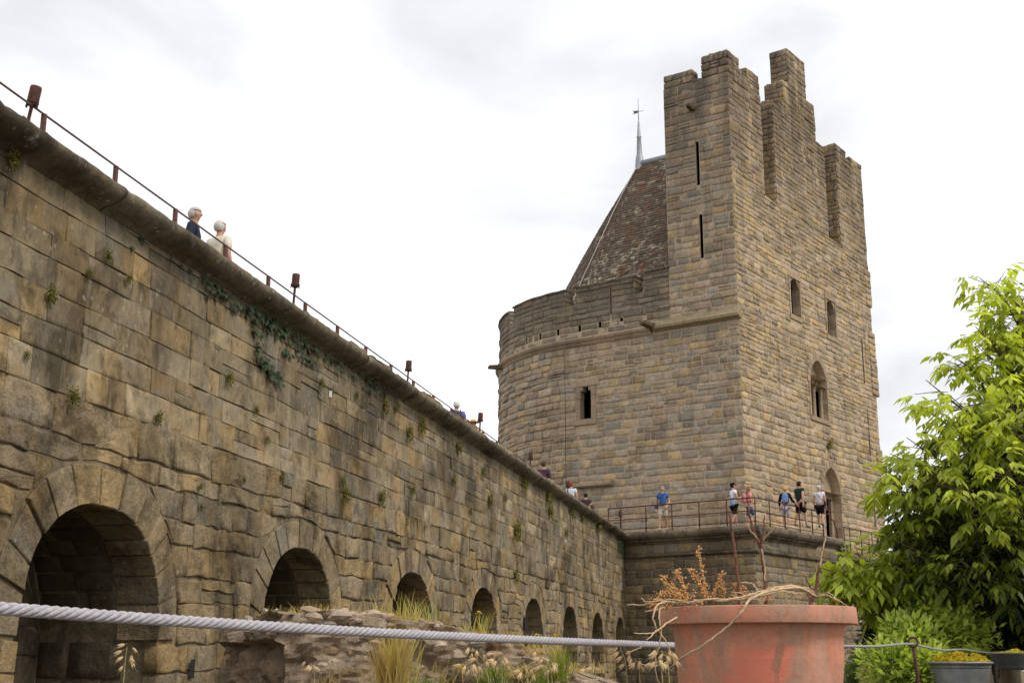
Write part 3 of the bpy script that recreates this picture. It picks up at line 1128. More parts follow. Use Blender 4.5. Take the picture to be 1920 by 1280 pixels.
def tower_stones():
    stA, stB, stP = [], [], []
    SUR = [(7.05, 8.12, 11.02, 13.05)]      # dressed surround of the arrow window
    wob = lambda s, z: .03 * noise.noise((s * .5, z * .4, 3))

    def addA(rows, lo, hi, proud=(.008, .042), lst=None):
        for (a, b, z0, z1) in rows:
            j = .018
            p = outline(a + .022, b - .022, z0 + .020, z1 - .020, j, .4, wob)
            smooth_part = b < 8.6
            pr = rng.uniform(*proud)
            if a > 8.4 and lst is None: pr = rng.uniform(.015, .085)
            if rng.random() < .12: pr = .004
            (stA if lst is None else lst).append((p, tmap, pr, .06, rng.uniform(.012, .03), rng.uniform(.01, .03), rt(), True, 1 if a < 17 else 0))
    L_END = 22.5
    addA(courses(0, L_END, 5.5, 14.62, (.25, .40), (.30, .95), hole_rows(SUR)), 0, 1)
    addA(courses(0.0, 3.22, 15.02, 25.85, (.26, .40), (.32, .9), hole_rows(HA[1:], .01)), 0, 1)
    addA(courses(0.0, 1.31, 25.85, 26.9, (.27, .36), (.4, .75)), 0, 1)
    addA(courses(1.76, 3.22, 25.85, 26.48, (.29, .33), (.45, .75)), 0, 1)
    addA(courses(1.31, 1.76, 25.78, 25.93, (.14, .16), (.4, .5)), 0, 1, (.02, .04))
    # parapet: longer, flatter courses
    hs = [(l - .085, l + .085, z, z + .30) for l, z in HOLES_SQ] + HSLIT
    addA(courses(3.22, L_END, 15.02, 16.62, (.2, .30), (.45, 1.2), hole_rows(hs, .01)), 0, 1, (.0, .06), stP)
    for (l0, l1, zt) in PARAPET:
        if l0 > L_END or zt < 16.9: continue
        addA(courses(l0, l1, 16.62, zt, (.2, .30), (.45, 1.1), hole_rows(HSLIT, .01)), 0, 1, (.0, .06), stP)
    # sides of the merlons that face the camera
    arch = [(8.04, .94, 13.22, 1.18, .34), (8.905, .955, 8.34, 1.16, .34)]
    hb = [(5.26, 6.58, 15.86, 18.12), (9.40, 10.74, 15.73, 18.02), (6.95, 9.15, 11.45, 13.22), (7.63, 10.2, 5.8, 8.34)]
    wobB = lambda s, z: .05 * noise.noise((s * .45, z * .5, 7))

    def addB(rows, mp_=bmap, vis=1, proud=(.004, .042)):
        for (a, b, z0, z1) in rows:
            p = outline(a + .018, b - .018, z0 + .017, z1 - .017, .022, .4, wobB)
            pr = rng.uniform(*proud)
            if rng.random() < .10: pr = .008
            stB.append((p, mp_, pr, .06, rng.uniform(.010, .025), rng.uniform(.01, .03), rt(), True, vis))
    # quoins of the near corner
    addB(courses(0, TW, 5.5, 12.0, (.22, .36), (.32, .95), hole_rows(hb, 0, arch)))
    addB(courses(0, TW, 12.0, 21.0, (.17, .30), (.28, .85), hole_rows(hb, 0, arch)))
    addB(courses(0, 3.22, 21.0, 25.85, (.2, .3), (.3, .8)))
    addB(courses(0, 1.10, 25.85, 26.90, (.25, .35), (.3, .7)))
    addB(courses(1.10, 1.87, 25.85, 26.40, (.25, .3), (.3, .5)))
    addB(courses(1.87, 3.12, 25.85, 26.80, (.25, .32), (.3, .7)))
    addB(courses(4.50, 10.45, 21.0, 25.79, (.17, .30), (.28, .8)))
    addB(courses(4.55, 9.49, 25.79, 26.05, (.22, .26), (.3, .8)))
    addB(courses(5.20, 9.49, 26.05, 26.5, (.2, .24), (.3, .8)))
    addB(courses(5.80, 9.49, 26.5, 27.66, (.2, .32), (.3, .9)))
    addB(courses(6.50, 8.57, 27.66, 29.62, (.22, .35), (.35, .9)))
    far = [(12.05, 13.38, 26.52), (13.38, 14.02, 26.1), (14.02, 15.5, 26.42)]
    addB(courses(11.95, 15.5, 21.0, 25.6, (.2, .32), (.3, .9)))
    for (a, b, zt) in far: addB(courses(a, b, 25.6, zt, (.22, .32), (.3, .8)))
    rec = lambda t, z, off: bmap(t, z, -.95 + off)
    addB(courses(10.47, 11.93, 21.0, 25.7, (.2, .3), (.3, .7)), rec)
    # flanks of gable and far turret that face along the wall (seen from the left)
    fl = lambda t: (lambda e, z, off: bmap(t - off, z, -e))
    addB(courses(.02, 1.0, 21.3, 26.0, (.2, .32), (.3, .7)), fl(4.50))
    addB(courses(.02, .9, 26.05, 26.5, (.2, .24), (.3, .7)), fl(5.20))
    addB(courses(.02, .9, 26.5, 27.62, (.2, .32), (.3, .7)), fl(5.80))
    addB(courses(.02, .9, 27.62, 29.60, (.2, .32), (.3, .7)), fl(6.50))
    addB(courses(.02, 2.5, 21.2, 25.6, (.2, .32), (.3, .9)), fl(11.95))
    addB(courses(.02, 1.4, 25.6, 26.5, (.2, .32), (.3, .9)), fl(12.10))
    addB(courses(.02, .62, 26.3, 26.78, (.2, .25), (.3, .6)), fl(1.87))
    place_stones(tower, stA, M_TOWER, 125, 'stone', 'side_masonry')
    place_stones(tower, stP, M_PARA, 40, 'stone', 'parapet_masonry')
    place_stones(tower, stB, M_TGABLE, 133, 'stone', 'gable_masonry')


tower_stones()


def sweep(b, mp_, s0, s1, prof, step=.5, tint=None, jit=0.0, cap=True):
    n = max(1, math.ceil((s1 - s0) / step))
    m = len(prof)
    vs_, fs = [], []
    for k in range(n + 1):
        s = s0 + (s1 - s0) * k / n
        for (o, z) in prof:
            dd = jit * noise.noise((s * 2.2, z * 3, 4))
            vs_.append(mp_(s, z + dd, o + dd))
    for k in range(n):
        for j in range(m - 1): fs.append((k * m + j, k * m + j + 1, (k + 1) * m + j + 1, (k + 1) * m + j))
    if cap:
        fs.append(tuple(range(m)))
        fs.append(tuple(range((n + 1) * m - 1, n * m - 1, -1)))
    b.add(vs_, fs, tint or rt(), False)


def tower_trim():
    # string course: moulded round the apse, plain sloping ledge on the flat part
    prof = [(-.05, 14.60), (.05, 14.62), (.12, 14.72), (.10, 14.76), (.17, 14.80), (.22, 14.90), (.20, 14.98), (.10, 15.03), (-.05, 15.04)]
    l = 4.15
    while l < 22:
        e = min(22, l + rng.uniform(.7, 1.2))
        b = MB()
        sweep(b, tmap, l + .005, e - .005, prof, .25, None, .012)
        b.build('string_course', M_TRIM, tower)
        l = e
    b = MB()
    sweep(b, tmap, -.14, 4.0, [(-.05, 14.70), (.10, 14.72), (.13, 14.76), (.26, 14.80), (.27, 14.92), (.22, 14.97), (-.05, 15.30)], .5, (.9, .75, .5), .01)
    o = b.build('sloping_ledge', stone_mat('ledge_stone', [(.36, .27, .15), (.32, .26, .17)], .02, .010, .5, None, .6, .2, 14), tower)
    # water spouts
    def spout(mp_, l, z, L, w=.16, drop=.12):
        b = MB()
        base, tip = mp_(l, z, -.05), mp_(l, z - drop, L)
        side = (mp_(l + .1, z, 0) - mp_(l - .1, z, 0)).normalized()
        up = Vector((0, 0, 1))
        v = []
        for (p, k) in ((base, 1.0), (base.lerp(tip, .55), .9), (tip, .7)):
            v += [p - side * w * k - up * .12 * k, p + side * w * k - up * .12 * k, p + side * w * k + up * .06, p + side * w * .55 * k + up * .02, p - side * w * .55 * k + up * .02, p - side * w * k + up * .06]
        fs = [(i, (i + 1) % 6, (i + 1) % 6 + 6, i + 6) for i in range(6)] + [(i + 6, (i + 1) % 6 + 6, (i + 1) % 6 + 12, i + 12) for i in range(6)] + [(5, 4, 3, 2, 1, 0), (12, 13, 14, 15, 16, 17)]
        b.add(v, fs)
        b.build('water_spout', M_CORNICE, tower)
    spout(tmap, 4.05, 14.98, 1.0, .20, .0)
    spout(tmap, 14.0, 14.78, .75, .20, .05)
    spout(tmap, 1.75, 24.55, .55, .13, -.02)
    # ledge slab low on the flank
    b = MB()
    sweep(b, tmap, 6.2, 8.1, [(-.05, 8.22), (.22, 8.22), (.28, 8.28), (.26, 8.40), (-.05, 8.47)], .4, (.3, .5, .5), .02)
    b.build('stone_ledge', M_TRIM, tower)
    # thin down-conductor
    b = MB()
    b.tube([tmap(8.62, z, .12) for z in (5.9, 8, 10, 12, 14, 14.55)], .012, 5)
    b.build('conductor_cable', M_IRON, tower)
    # arrow window surround: jambs, sill, lintel with shouldered head
    def block(name, mp_, s0, s1, z0, z1, pr=.05, m=M_TRIM, back=.30):
        b = MB()
        stone_shape(b, outline(s0, s1, z0, z1, .004, .4), mp_, pr, back, .012, .004, rt(), False)
        return b.build(name, m, tower)
    block('window_sill', tmap, 7.03, 8.25, 11.02, 11.27, .09)
    block('window_lintel', tmap, 6.85, 8.40, 12.76, 13.06, .06)
    for (z0, z1, l0, l1) in ((11.28, 11.75, 7.88, 8.12), (11.76, 12.2, 7.88, 8.16), (12.21, 12.75, 7.86, 8.12), (11.28, 11.8, 7.05, 7.30), (11.81, 12.3, 7.08, 7.30), (12.31, 12.75, 7.05, 7.30)):
        block('window_jamb', tmap, l0, l1, z0, z1, .05)
    block('window_corbel', tmap, 7.74, 7.87, 12.55, 12.75, .04)
    block('window_corbel', tmap, 7.30, 7.43, 12.55, 12.75, .04)
    # gable side: plain window frames
    for (t0, t1, z0, z1) in HB[:2]:
        block('window_sill', bmap, t0 - .16, t1 + .16, z0 - .22, z0 - .005, .06)
        block('window_lintel', bmap, t0 - .17, t1 + .16, z1 + .005, z1 + .32, .05)
        # rounded head: two corner stones that narrow the opening upwards
        for sg, te in ((-1, t0), (1, t1)):
            b = MB()
            pl_ = [(te, z1 - .42), (te, z1), (te - sg * .42, z1), (te - sg * .22, z1 - .07), (te - sg * .08, z1 - .21)]
            stone_shape(b, pl_ if sg > 0 else pl_[::-1], bmap, .0, .30, .01, .003, rt(), False)
            b.build('window_head', M_TRIM, tower)
        for sg, te in ((-1, t0), (1, t1)):
            for k in range(3):
                a = z0 + (z1 - z0) * k / 3
                x0, x1 = (te - .16, te) if sg < 0 else (te, te + .16)
                block('window_jamb', bmap, x0, x1, a + .006, a + (z1 - z0) / 3 - .006, .04)
    # twin window and door: pointed arch rings
    for gi, (ax, hw, zs, rise) in enumerate(GOTH):
        n = 11
        for k in range(n):
            inn, outr = [], []
            for j in range(3):
                kk = (k + .04 + .92 * j / 2) / n
                p = pointed(kk, hw, rise)
                q = pointed(kk, hw + .30, rise + .36)
                inn.append((ax + p[0], zs + p[1]))
                outr.append((ax + q[0], zs + q[1]))
            b = MB()
            stone_shape(b, inn + outr[::-1], bmap, .05, .35, .012, .006, rt(), False)
            b.build('arch_stone', M_TRIM, tower)
    t0, t1, z0, z1 = HB[2]
    for sg, te in ((-1, t0), (1, t1)):
        for k in range(3):
            a = z0 + (z1 - z0) * k / 3
            x0, x1 = (te - .18, te) if sg < 0 else (te, te + .18)
            block('window_jamb', bmap, x0, x1, a + .006, a + (z1 - z0) / 3 - .006, .04)
    block('window_sill', bmap, t0 - .14, t1 + .14, z0 - .2, z0 - .005, .08)
    deep = lambda t, z, off: bmap(t, z, -.38 + off)
    def tympanum(name, ax, hw, zs, rise, m):
        K = 14
        pts = [(ax + pointed(k / K, hw - .01, rise)[0], zs + pointed(k / K, hw - .01, rise)[1]) for k in range(K + 1)]
        b = MB()
        b.add([deep(p[0], p[1], .03) for p in pts], [tuple(range(K, -1, -1))])
        return b.build(name, m, tower)
    tympanum('tympanum', *GOTH[0], M_TGABLE)
    b = MB()
    for q in (-.33, .33):
        b.tube([deep(GOTH[0][0] + q + .28 * math.cos(a / 12 * 2 * math.pi), 13.6 + .28 * math.sin(a / 12 * 2 * math.pi), .05) for a in range(13)], .04, 6)
    b.build('tracery', M_TRIM, tower)
    tympanum('door_tympanum', *GOTH[1], M_TRIM)
    # mullion and side columns of the twin window
    for (t, r) in ((7.28, .09), (8.04, .10), (8.86, .10)):
        b = MB()
        b.lathe([(r * 1.5, 0), (r * 1.5, .08), (r, .14), (r, 1.30), (r * 1.15, 1.33), (r, 1.36), (r * 1.6, 1.52), (r * 1.6, 1.55)], deep(t, 11.67, .12), 12)
        b.build('column', M_TRIM, tower)
    block('transom', deep, 7.10, 8.98, 13.10, 13.24, .06, M_TRIM, .1)
    # door: stone lintel, jamb posts, an open wooden leaf
    t0, t1, z0, z1 = HB[3]
    block('door_lintel', deep, t0, t1, z1 - .22, z1 + .02, .06, M_TRIM, .1)
    for (x0, x1) in ((t0, t0 + .38), (t1 - .30, t1)):
        for k in range(4):
            a = 5.86 + (z1 - .23 - 5.86) * k / 4
            block('door_jamb', deep, x0, x1, a + .006, a + (z1 - .23 - 5.86) / 4 - .006, .05, M_TRIM, .1)
    b = MB()
    hinge = bmap(t0 + .40, 0, -.45)
    b.box(hinge + nB * -.35 + dB * .12 + Vector((0, 0, 7.1)), (.03, .42, .98), Matrix.Rotation(R_(-36 + 20), 3, 'Z').to_3x3())
    b.build('door_leaf', M_WOOD, tower)
    for sg, te in ((-1, HB[3][0]), (1, HB[3][1])):
        for k in range(6):
            a = 5.86 + (8.34 - 5.86) * k / 6
            x0, x1 = (te - .30, te) if sg < 0 else (te, te + .30)
            block('door_quoin', bmap, x0, x1, a + .006, a + (8.34 - 5.86) / 6 - .006, .05)
    # vertical chases on the far edge of the gable side
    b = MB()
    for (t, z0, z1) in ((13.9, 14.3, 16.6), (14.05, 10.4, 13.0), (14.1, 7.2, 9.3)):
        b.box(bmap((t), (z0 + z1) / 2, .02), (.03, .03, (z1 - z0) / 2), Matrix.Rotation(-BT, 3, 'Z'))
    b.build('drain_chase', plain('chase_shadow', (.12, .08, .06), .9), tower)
    # edge blocks standing out at the far corner
    b = MB()
    for (z0, z1, o) in ((15.3, 17.2, .16), (13.9, 15.2, .22), (10.2, 11.0, .08), (18.6, 20.4, .1)):
        z = z0
        while z < z1:
            stone_shape(b, outline(14.9, 15.5 + o, z, z + .3, .02, .3), bmap, .09, .5, .03, .02, rt(), True)
            z += .32
    tag(b.build('corner_stones', M_TGABLE, tower), kind='stuff')
    # worn top stones of merlons and gable steps
    b = MB()
    def cap(t0, t1, z, dep):
        for (a, c, k0, k1) in courses(t0 + .02, t1 - .02, .04, dep - .04, (.3, .5), (.4, .8)):
            tm = lambda t, k, off: bmap(t, z + off, -k)
            stone_shape(b, outline(a, c, k0, k1, .03, .25), tm, rng.uniform(.02, .10), .12, .05, .03, rt(), True)
    for (t0, t1, z, dep) in ((0, 1.1, 26.86, 1.31), (1.87, 3.12, 26.76, .62), (6.50, 8.57, 29.57, .9), (8.6, 9.49, 27.62, .92), (5.8, 6.5, 27.62, .92), (5.2, 5.8, 26.48, .92), (4.5, 5.2, 26.02, .95), (12.1, 13.38, 26.5, 1.4), (14.02, 15.45, 26.40, 1.4), (9.5, 10.45, 25.78, .95), (1.1, 1.87, 26.36, .6)): cap(t0, t1, z, dep)
    for (a, c, k0, k1) in courses(1.78, 3.2, .04, .62, (.3, .5), (.4, .8)):
        tm = lambda l, k, off: tmap(l, 26.43 + off, -k)
        stone_shape(b, outline(a, c, k0, k1, .03, .25), tm, rng.uniform(.02, .08), .12, .05, .03, rt(), True)
    tag(b.build('top_stones', M_TGABLE, tower), kind='stuff')
    for (l0, l1, zt) in PARAPET:
        if zt < 17 or l0 > 22: continue
        b = MB()
        sweep(b, tmap, l0 - .02, l1 + .02, [(-.8, zt - .06), (-.8, zt + .05), (-.02, zt + .05), (.08, zt + .0), (.08, zt - .07), (-.04, zt - .08)], .4, None, .02)
        b.build('merlon_coping', M_CORNICE, tower)
    # merlon end faces towards the camera
    b = MB()
    for (l, z1) in ((5.0, 17.36), (8.72, 17.33), (12.45 + .6, 17.25), (4.45, 17.5)):
        ml = lambda e, z, off, l=l: tmap(l - off, z, -e)
        for (p0, p1, z0, z2) in courses(.02, .74, 16.62, z1, (.2, .3), (.3, .74)):
            stone_shape(b, outline(p0 + .01, p1 - .01, z0 + .01, z2 - .01, .01, .4), ml, .02, .03, .02, .01, rt(), True)
    tag(b.build('merlon_sides', M_TOWER, tower), kind='stuff')


tower_trim()


def tower_roof():
    IN = -.80
    ZB, APZ = 13.9, 26.1
    apex = TCEN + dA * .55
    ridge0 = bmap(TW / 2, 0, -1.0)
    def basept(l): return tmap(l, 0, IN)
    def toppt(l):
        if l <= TQ or l >= TQ + math.pi * TR:
            x = l if l <= TQ else TOTAL - l
            return ridge0.lerp(apex, x / TQ)
        return apex
    NR = 72
    b = MB()
    w = .24
    ncol = int(TOTAL / w)
    for i in range(NR):
        v0, v1 = i / NR, (i + 1) / NR
        k0 = v0 - .010 * math.sin(math.pi * v0) ** 1
        flare = lambda v: .16 * max(0, .18 - v) * 8 * .3
        # fewer tiles towards the apex
        step = 1 if v0 < .72 else 2
        shift = (i % 2) * .5 * w * step
        j = 0
        while j < ncol:
            l0 = j * w + shift
            l1 = min(l0 + w * step, TOTAL)
            if l0 < .6 or l0 > TQ + math.pi * TR + .5:
                j += step
                continue
            o = rng.uniform(.02, .045)
            q = []
            for (l, v, lift) in ((l0, v0, o), (l1, v0, o), (l1, v1, .004), (l0, v1, .004)):
                B_, T_ = basept(l), toppt(l)
                p = B_.lerp(T_, v)
                out = (B_ - T_)
                out.z = 0
                out = out.normalized() if out.length > 1e-6 else Vector((0, 0, 0))
                zz = ZB + (APZ - ZB) * v + .45 * math.sin(math.pi * v)
                q.append(p + out * (lift + flare(v)) + Vector((0, 0, zz + lift * .6)))
            r = (rng.random(), rng.random(), rng.random())
            lo = [q[0] - Vector((0, 0, .05)), q[1] - Vector((0, 0, .05))]
            b.add(q + lo, [(0, 1, 2, 3), (4, 5, 1, 0)], r)
            j += step
    rf = b.build('tiled_roof', M_ROOF, tower)
    tag(rf, kind='stuff')
    A = apex + Vector((0, 0, APZ))
    b = MB()
    r0 = ridge0 + Vector((0, 0, APZ + .02))
    b.tube([A, A.lerp(r0, .5), r0], .17, 8)
    b.build('ridge_capping', M_LEAD, tower)
    # finial and weather vane
    b = MB()
    Z0 = APZ - .55
    b.lathe([(.30, Z0), (.26, Z0 + .25), (.20, Z0 + .9), (.17, Z0 + 1.0), (.155, Z0 + 1.05), (.11, Z0 + 2.0), (.14, Z0 + 2.06), (.10, Z0 + 2.12), (.05, Z0 + 2.9), (.02, Z0 + 3.0)], (apex.x, apex.y, 0), 10)
    fin = b.build('finial', M_LEAD, tower)
    b = MB()
    b.tube([(apex.x, apex.y, Z0 + 2.9), (apex.x, apex.y, Z0 + 4.25)], [.022, .008], 5)
    b.build('vane_rod', M_IRON, fin)
    b = MB()
    zc = Z0 + 3.45
    for sg in (-1, 1):
        o = sg * .006
        b.add([(apex.x - .30, apex.y + o, zc - .10), (apex.x - .03, apex.y + o, zc - .02), (apex.x - .03, apex.y + o, zc + .13), (apex.x - .16, apex.y + o, zc + .08), (apex.x - .30, apex.y + o, zc + .10), (apex.x - .22, apex.y + o, zc)], [(0, 1, 2, 3, 4, 5) if sg < 0 else (5, 4, 3, 2, 1, 0)])
    b.tube([(apex.x - .03, apex.y, zc + .03), (apex.x + .28, apex.y, zc + .12)], .012, 5)
    b.build('vane', plain('vane_metal', (.10, .05, .04), .6), fin)
    # pale lightning cable down the tiles
    b = MB()
    l = TQ + TR * .30
    pts = []
    for k in range(13):
        v = .97 - .88 * k / 12
        B_, T_ = basept(l + .10 * math.sin(k * .9) - k * .01), toppt(l)
        p = B_.lerp(T_, v)
        out = (B_ - T_)
        out.z = 0
        out.normalize()
        pts.append(p + out * .09 + Vector((0, 0, ZB + (APZ - ZB) * v + .45 * math.sin(math.pi * v) + .06)))
    b.tube(pts, .022, 5)
    b.build('lightning_cable', plain('pale_cable', (.5, .45, .38), .6), tower)


tower_roof()

# ================================================================== the bastion under the tower walk
BC = Vector((9.17, 49.3, 0))
bastion = thing('bastion_wall', BC, 'stone bastion with corniced walkway in front of the tower, at the end of the rampart', 'castle wall')


def bam(t, z, off=0.0): return BC + dA * t + nA * off + Vector((0, 0, z))
def bbm(t, z, off=0.0): return BC + dB * t + nB * off + Vector((0, 0, z))


Z_WALK = 5.85
HBD = [(11.35, 12.75, .0, 3.5)]


def bastion_build():
    b = MB()
    quad(b, bam, 0, 7.2, 0, Z_WALK - .03, .0, True)
    panel(b, bbm, 0, 8.4, 0, Z_WALK - .03, .0, [])
    panel(b, bbm, 8.4, 44, 0, 5.30, .0, HBD)
    b.add([bbm(8.4, 5.3, -.05), bbm(8.4, Z_WALK - .03, -.05), bbm(8.4, Z_WALK - .03, -2.2), bbm(8.4, 5.3, -2.2)], [(0, 1, 2, 3)])
    recess(b, bbm, HBD[0], .0, .6, bastion, .3)
    # walk slabs: side A, side B, far part one step lower
    b.add([bam(7.2, Z_WALK - .03, -.05), bam(-.0, Z_WALK - .03, -.05), bam(0, Z_WALK - .03, -3.2), bam(7.2, Z_WALK - .03, -3.2)], [(0, 1, 2, 3)])
    b.add([bbm(0, Z_WALK - .03, -.05), bbm(8.4, Z_WALK - .03, -.05), bbm(8.4, Z_WALK - .03, -3.2), bbm(0, Z_WALK - .03, -3.2)], [(0, 1, 2, 3)])
    b.add([bbm(8.4, 5.3, -.05), bbm(44, 5.3, -.05), bbm(44, 5.3, -3.2), bbm(8.4, 5.3, -3.2)], [(0, 1, 2, 3)])
    b.build('wall_core', M_BMORTAR, bastion)
    b = MB()
    # red-brown frame of the small doorway at the foot
    for (t, z0, z1, w) in ((11.42, 0, 3.4, .07), (12.68, 0, 3.4, .07)):
        b.box(bbm(t, (z0 + z1) / 2, -.12), (.1, w, (z1 - z0) / 2), Matrix.Rotation(-BT, 3, 'Z'))
    b.box(bbm(12.05, 3.42, -.12), (.1, .70, .07), Matrix.Rotation(-BT, 3, 'Z'))
    b.build('door_frame', plain('red_paint_wood', (.17, .03, .018), .6, 0, .3, 12, world=True), bastion)
    st = []
    wob = lambda s, z: .02 * noise.noise((s * .5, z * .5, 13))
    for (a, c, z0, z1) in courses(0, 6.4, .0, 4.86, (.24, .36), (.35, .95)) + courses(0, 6.4, 4.98, 5.36, (.36, .4), (.5, 1.0)):
        st.append((outline(a + .012, c - .012, z0 + .012, z1 - .012, .015, .4, wob), bam, rng.uniform(.008, .035), .06, .014, .016, rt(), True, 1))
    hd = hole_rows([(11.2, 12.9, 0, 3.65)], 0)
    for (a, c, z0, z1) in courses(0, 8.4, .0, 4.86, (.24, .36), (.35, .95)) + courses(0, 8.4, 4.98, 5.36, (.36, .4), (.5, 1.0)) + courses(8.4, 24, .0, 4.50, (.24, .36), (.35, .95), hd) + courses(8.4, 24, 4.62, 4.88, (.26, .3), (.5, 1.0)):
        st.append((outline(a + .012, c - .012, z0 + .012, z1 - .012, .015, .4, wob), bbm, rng.uniform(.008, .035), .06, .014, .016, rt(), True, 1))
    place_stones(bastion, st, M_BAST, 298)
    # cornices and the roll below
    top = [(-.06, 5.36), (.06, 5.37), (.09, 5.44), (.18, 5.47), (.20, 5.53), (.30, 5.58), (.36, 5.66), (.37, 5.75), (.33, 5.83), (.24, 5.87), (-.4, 5.88)]
    rol = [(-.06, 4.84), (.05, 4.84), (.13, 4.88), (.15, 4.93), (.12, 4.97), (-.06, 5.0)]
    dn = lambda pr, k: [(o, z + k) for o, z in pr]
    def run(mp_, s0, s1, pr, L=(.8, 1.4)):
        s = s0
        while s < s1 - 1e-3:
            e = s + rng.uniform(*L)
            if s1 - e < .5: e = s1
            b = MB()
            sweep(b, mp_, s + .004, e - .004, pr, .25, None, .012)
            b.build('cornice_block', M_CORNICE, bastion)
            s = e
    run(bam, -.36, 5.9, top)
    run(bbm, .0, 5.7, top)
    run(bam, -.15, 6.0, rol)
    run(bbm, .0, 5.7, rol)
    run(lambda s, z, o=0: bbm(s, z + .04, o - .12), 5.71, 8.4, top)
    run(lambda s, z, o=0: bbm(s, z, o - .04), 5.71, 8.0, rol)
    run(bbm, 8.42, 24, dn(top, -.50))
    run(bbm, 8.1, 24, dn(rol, -.36))
    # stepped mouldings at the break
    b = MB()
    for (t, o) in ((8.38, .30), (8.22, .22), (8.06, .14)):
        b.box(bbm(t, 5.25, o / 2), (.07, o / 2 + .05, .34 + o * .3), Matrix.Rotation(math.pi / 2 - BT, 3, 'Z'), rt())
    b.build('step_moulding', M_CORNICE, bastion)
    # stone steps up to the tower door
    for k in range(3):
        b = MB()
        t0 = 1.9 + k * 1.2
        stone_shape(b, outline(t0, 7.6, -2.3, -.55, .01, .6), lambda t, o, off: bbm(t, Z_WALK + .0 + k * .11 + off, o), .10, .12, .015, .006, rt(), False)
        b.build('step', M_TRIM, bastion)


bastion_build()


def tower_railing():
    t = thing('tower_railing', BC + Vector((0, 0, Z_WALK)), 'rust red three bar iron railing round the walkway below the tower', 'railing')
    # side A
    pA = [bam(s, Z_WALK, .12) for s in (6.4, 5.81, 4.64, 3.46, 2.26, 1.07)]
    corner = BC + nA * .12 + nB * .12 + Vector((0, 0, Z_WALK))
    pB = [bbm(s, Z_WALK, .12) for s in (1.15, 2.55, 3.95, 5.2, 6.3)]
    pts = pA + [corner] + pB
    for p in pts:
        b = MB()
        b.tube([p, p + Vector((0, 0, 1.05))], .024, 6)
        b.build('post', M_RUST, t)
    for (h, r) in ((1.05, .026), (.56, .018), (.16, .014)):
        b = MB()
        b.tube([q + Vector((0, 0, h)) for q in pts], r, 6)
        b.build('rail', M_RUST, t)
    # curved newel at the step
    b = MB()
    e = bbm(6.3, Z_WALK, .12)
    b.tube([e + Vector((0, 0, 1.05)), bbm(6.9, Z_WALK + 1.02, .12), bbm(7.5, Z_WALK + .75, .12), bbm(7.75, Z_WALK + .4, .12), bbm(7.8, Z_WALK, .12)], .024, 6)
    b.build('curved_rail', M_RUST, t)
    t2 = thing('lower_railing', bbm(12, 5.4, .12), 'rust red iron railing on the lower walkway right of the tower door', 'railing')
    qs = [bbm(s, 5.37, .12) for s in (8.55, 9.2, 10.5, 11.8, 13.1, 14.4, 15.7, 17.0, 18.3, 19.6)]
    for p in qs:
        b = MB()
        b.tube([p, p + Vector((0, 0, 1.12))], .024, 6)
        b.build('post', M_RUST, t2)
    for (h, r) in ((1.1, .024), (.56, .018)):
        b = MB()
        b.tube([q + Vector((0, 0, h)) for q in qs], r, 6)
        b.build('rail', M_RUST, t2)
    for (p, lab) in ((bam(5.81, Z_WALK - .25, .16), 'small red floodlight on the tower walkway railing, left of the man in blue'), (bbm(12.3, 5.0, .2), 'small red floodlight on the lower railing beside the tree leaves')):
        o = copy_tree(FL)
        o.location = p
        o.rotation_euler = (0, 0, 0)
        o['label'] = lab


tower_railing()
#PART2
# ================================================================== people
SKIN = plain('skin', (.52, .29, .20), .55, 0, .08, 20, 0, .3)
_CL = {}


def cloth(col, pat=None):
    k = (col, pat)
    if k in _CL: return _CL[k]
    m = plain('cloth', col, .9, 0, .10 if not pat else .6, 25 if not pat else 34, .002, .1)
    _CL[k] = m
    return m


DG = bpy.context.evaluated_depsgraph_get


def skin_mesh(name, verts, edges, rad, m, sub=1):
    me = bpy.data.meshes.new(name)
    me.from_pydata([tuple(v) for v in verts], edges, [])
    o = bpy.data.objects.new('tmp', me)
    COL.objects.link(o)
    o.modifiers.new('skin', 'SKIN')
    for i, d in enumerate(me.skin_vertices[0].data):
        d.radius = (rad[i], rad[i])
        d.use_root = (i == 0)
    sm = o.modifiers.new('sub', 'SUBSURF')
    sm.levels = sm.render_levels = sub
    dg = DG()
    dg.update()
    out = bpy.data.meshes.new_from_object(o.evaluated_get(dg))
    out.name = name
    out.polygons.foreach_set('use_smooth', [True] * len(out.polygons))
    out.materials.clear()
    out.materials.append(m)
    bpy.data.objects.remove(o)
    bpy.data.meshes.remove(me)
    return out


def superell(b, c, r, e=.7, nu=14, nv=8, v0=-1.0, tint=(.5, .5, .5)):
    """rounded block; v0 > -1 cuts off the lower part"""
    pw = lambda x, k: math.copysign(abs(x) ** k, x)
    vs_, fs = [], []
    a0 = math.asin(max(-1, min(1, v0)))
    for i in range(nv + 1):
        t = a0 + (math.pi / 2 - a0) * i / nv
        for j in range(nu):
            p = 2 * math.pi * j / nu
            vs_.append((c[0] + r[0] * pw(math.cos(t), e) * pw(math.cos(p), e), c[1] + r[1] * pw(math.cos(t), e) * pw(math.sin(p), e), c[2] + r[2] * pw(math.sin(t), e)))
    for i in range(nv):
        for j in range(nu):
            a, d = i * nu + j, i * nu + (j + 1) % nu
            fs.append((a, d, d + nu, a + nu))
    fs.append(tuple(range(nu - 1, -1, -1)))
    b.add(vs_, fs, tint, True)


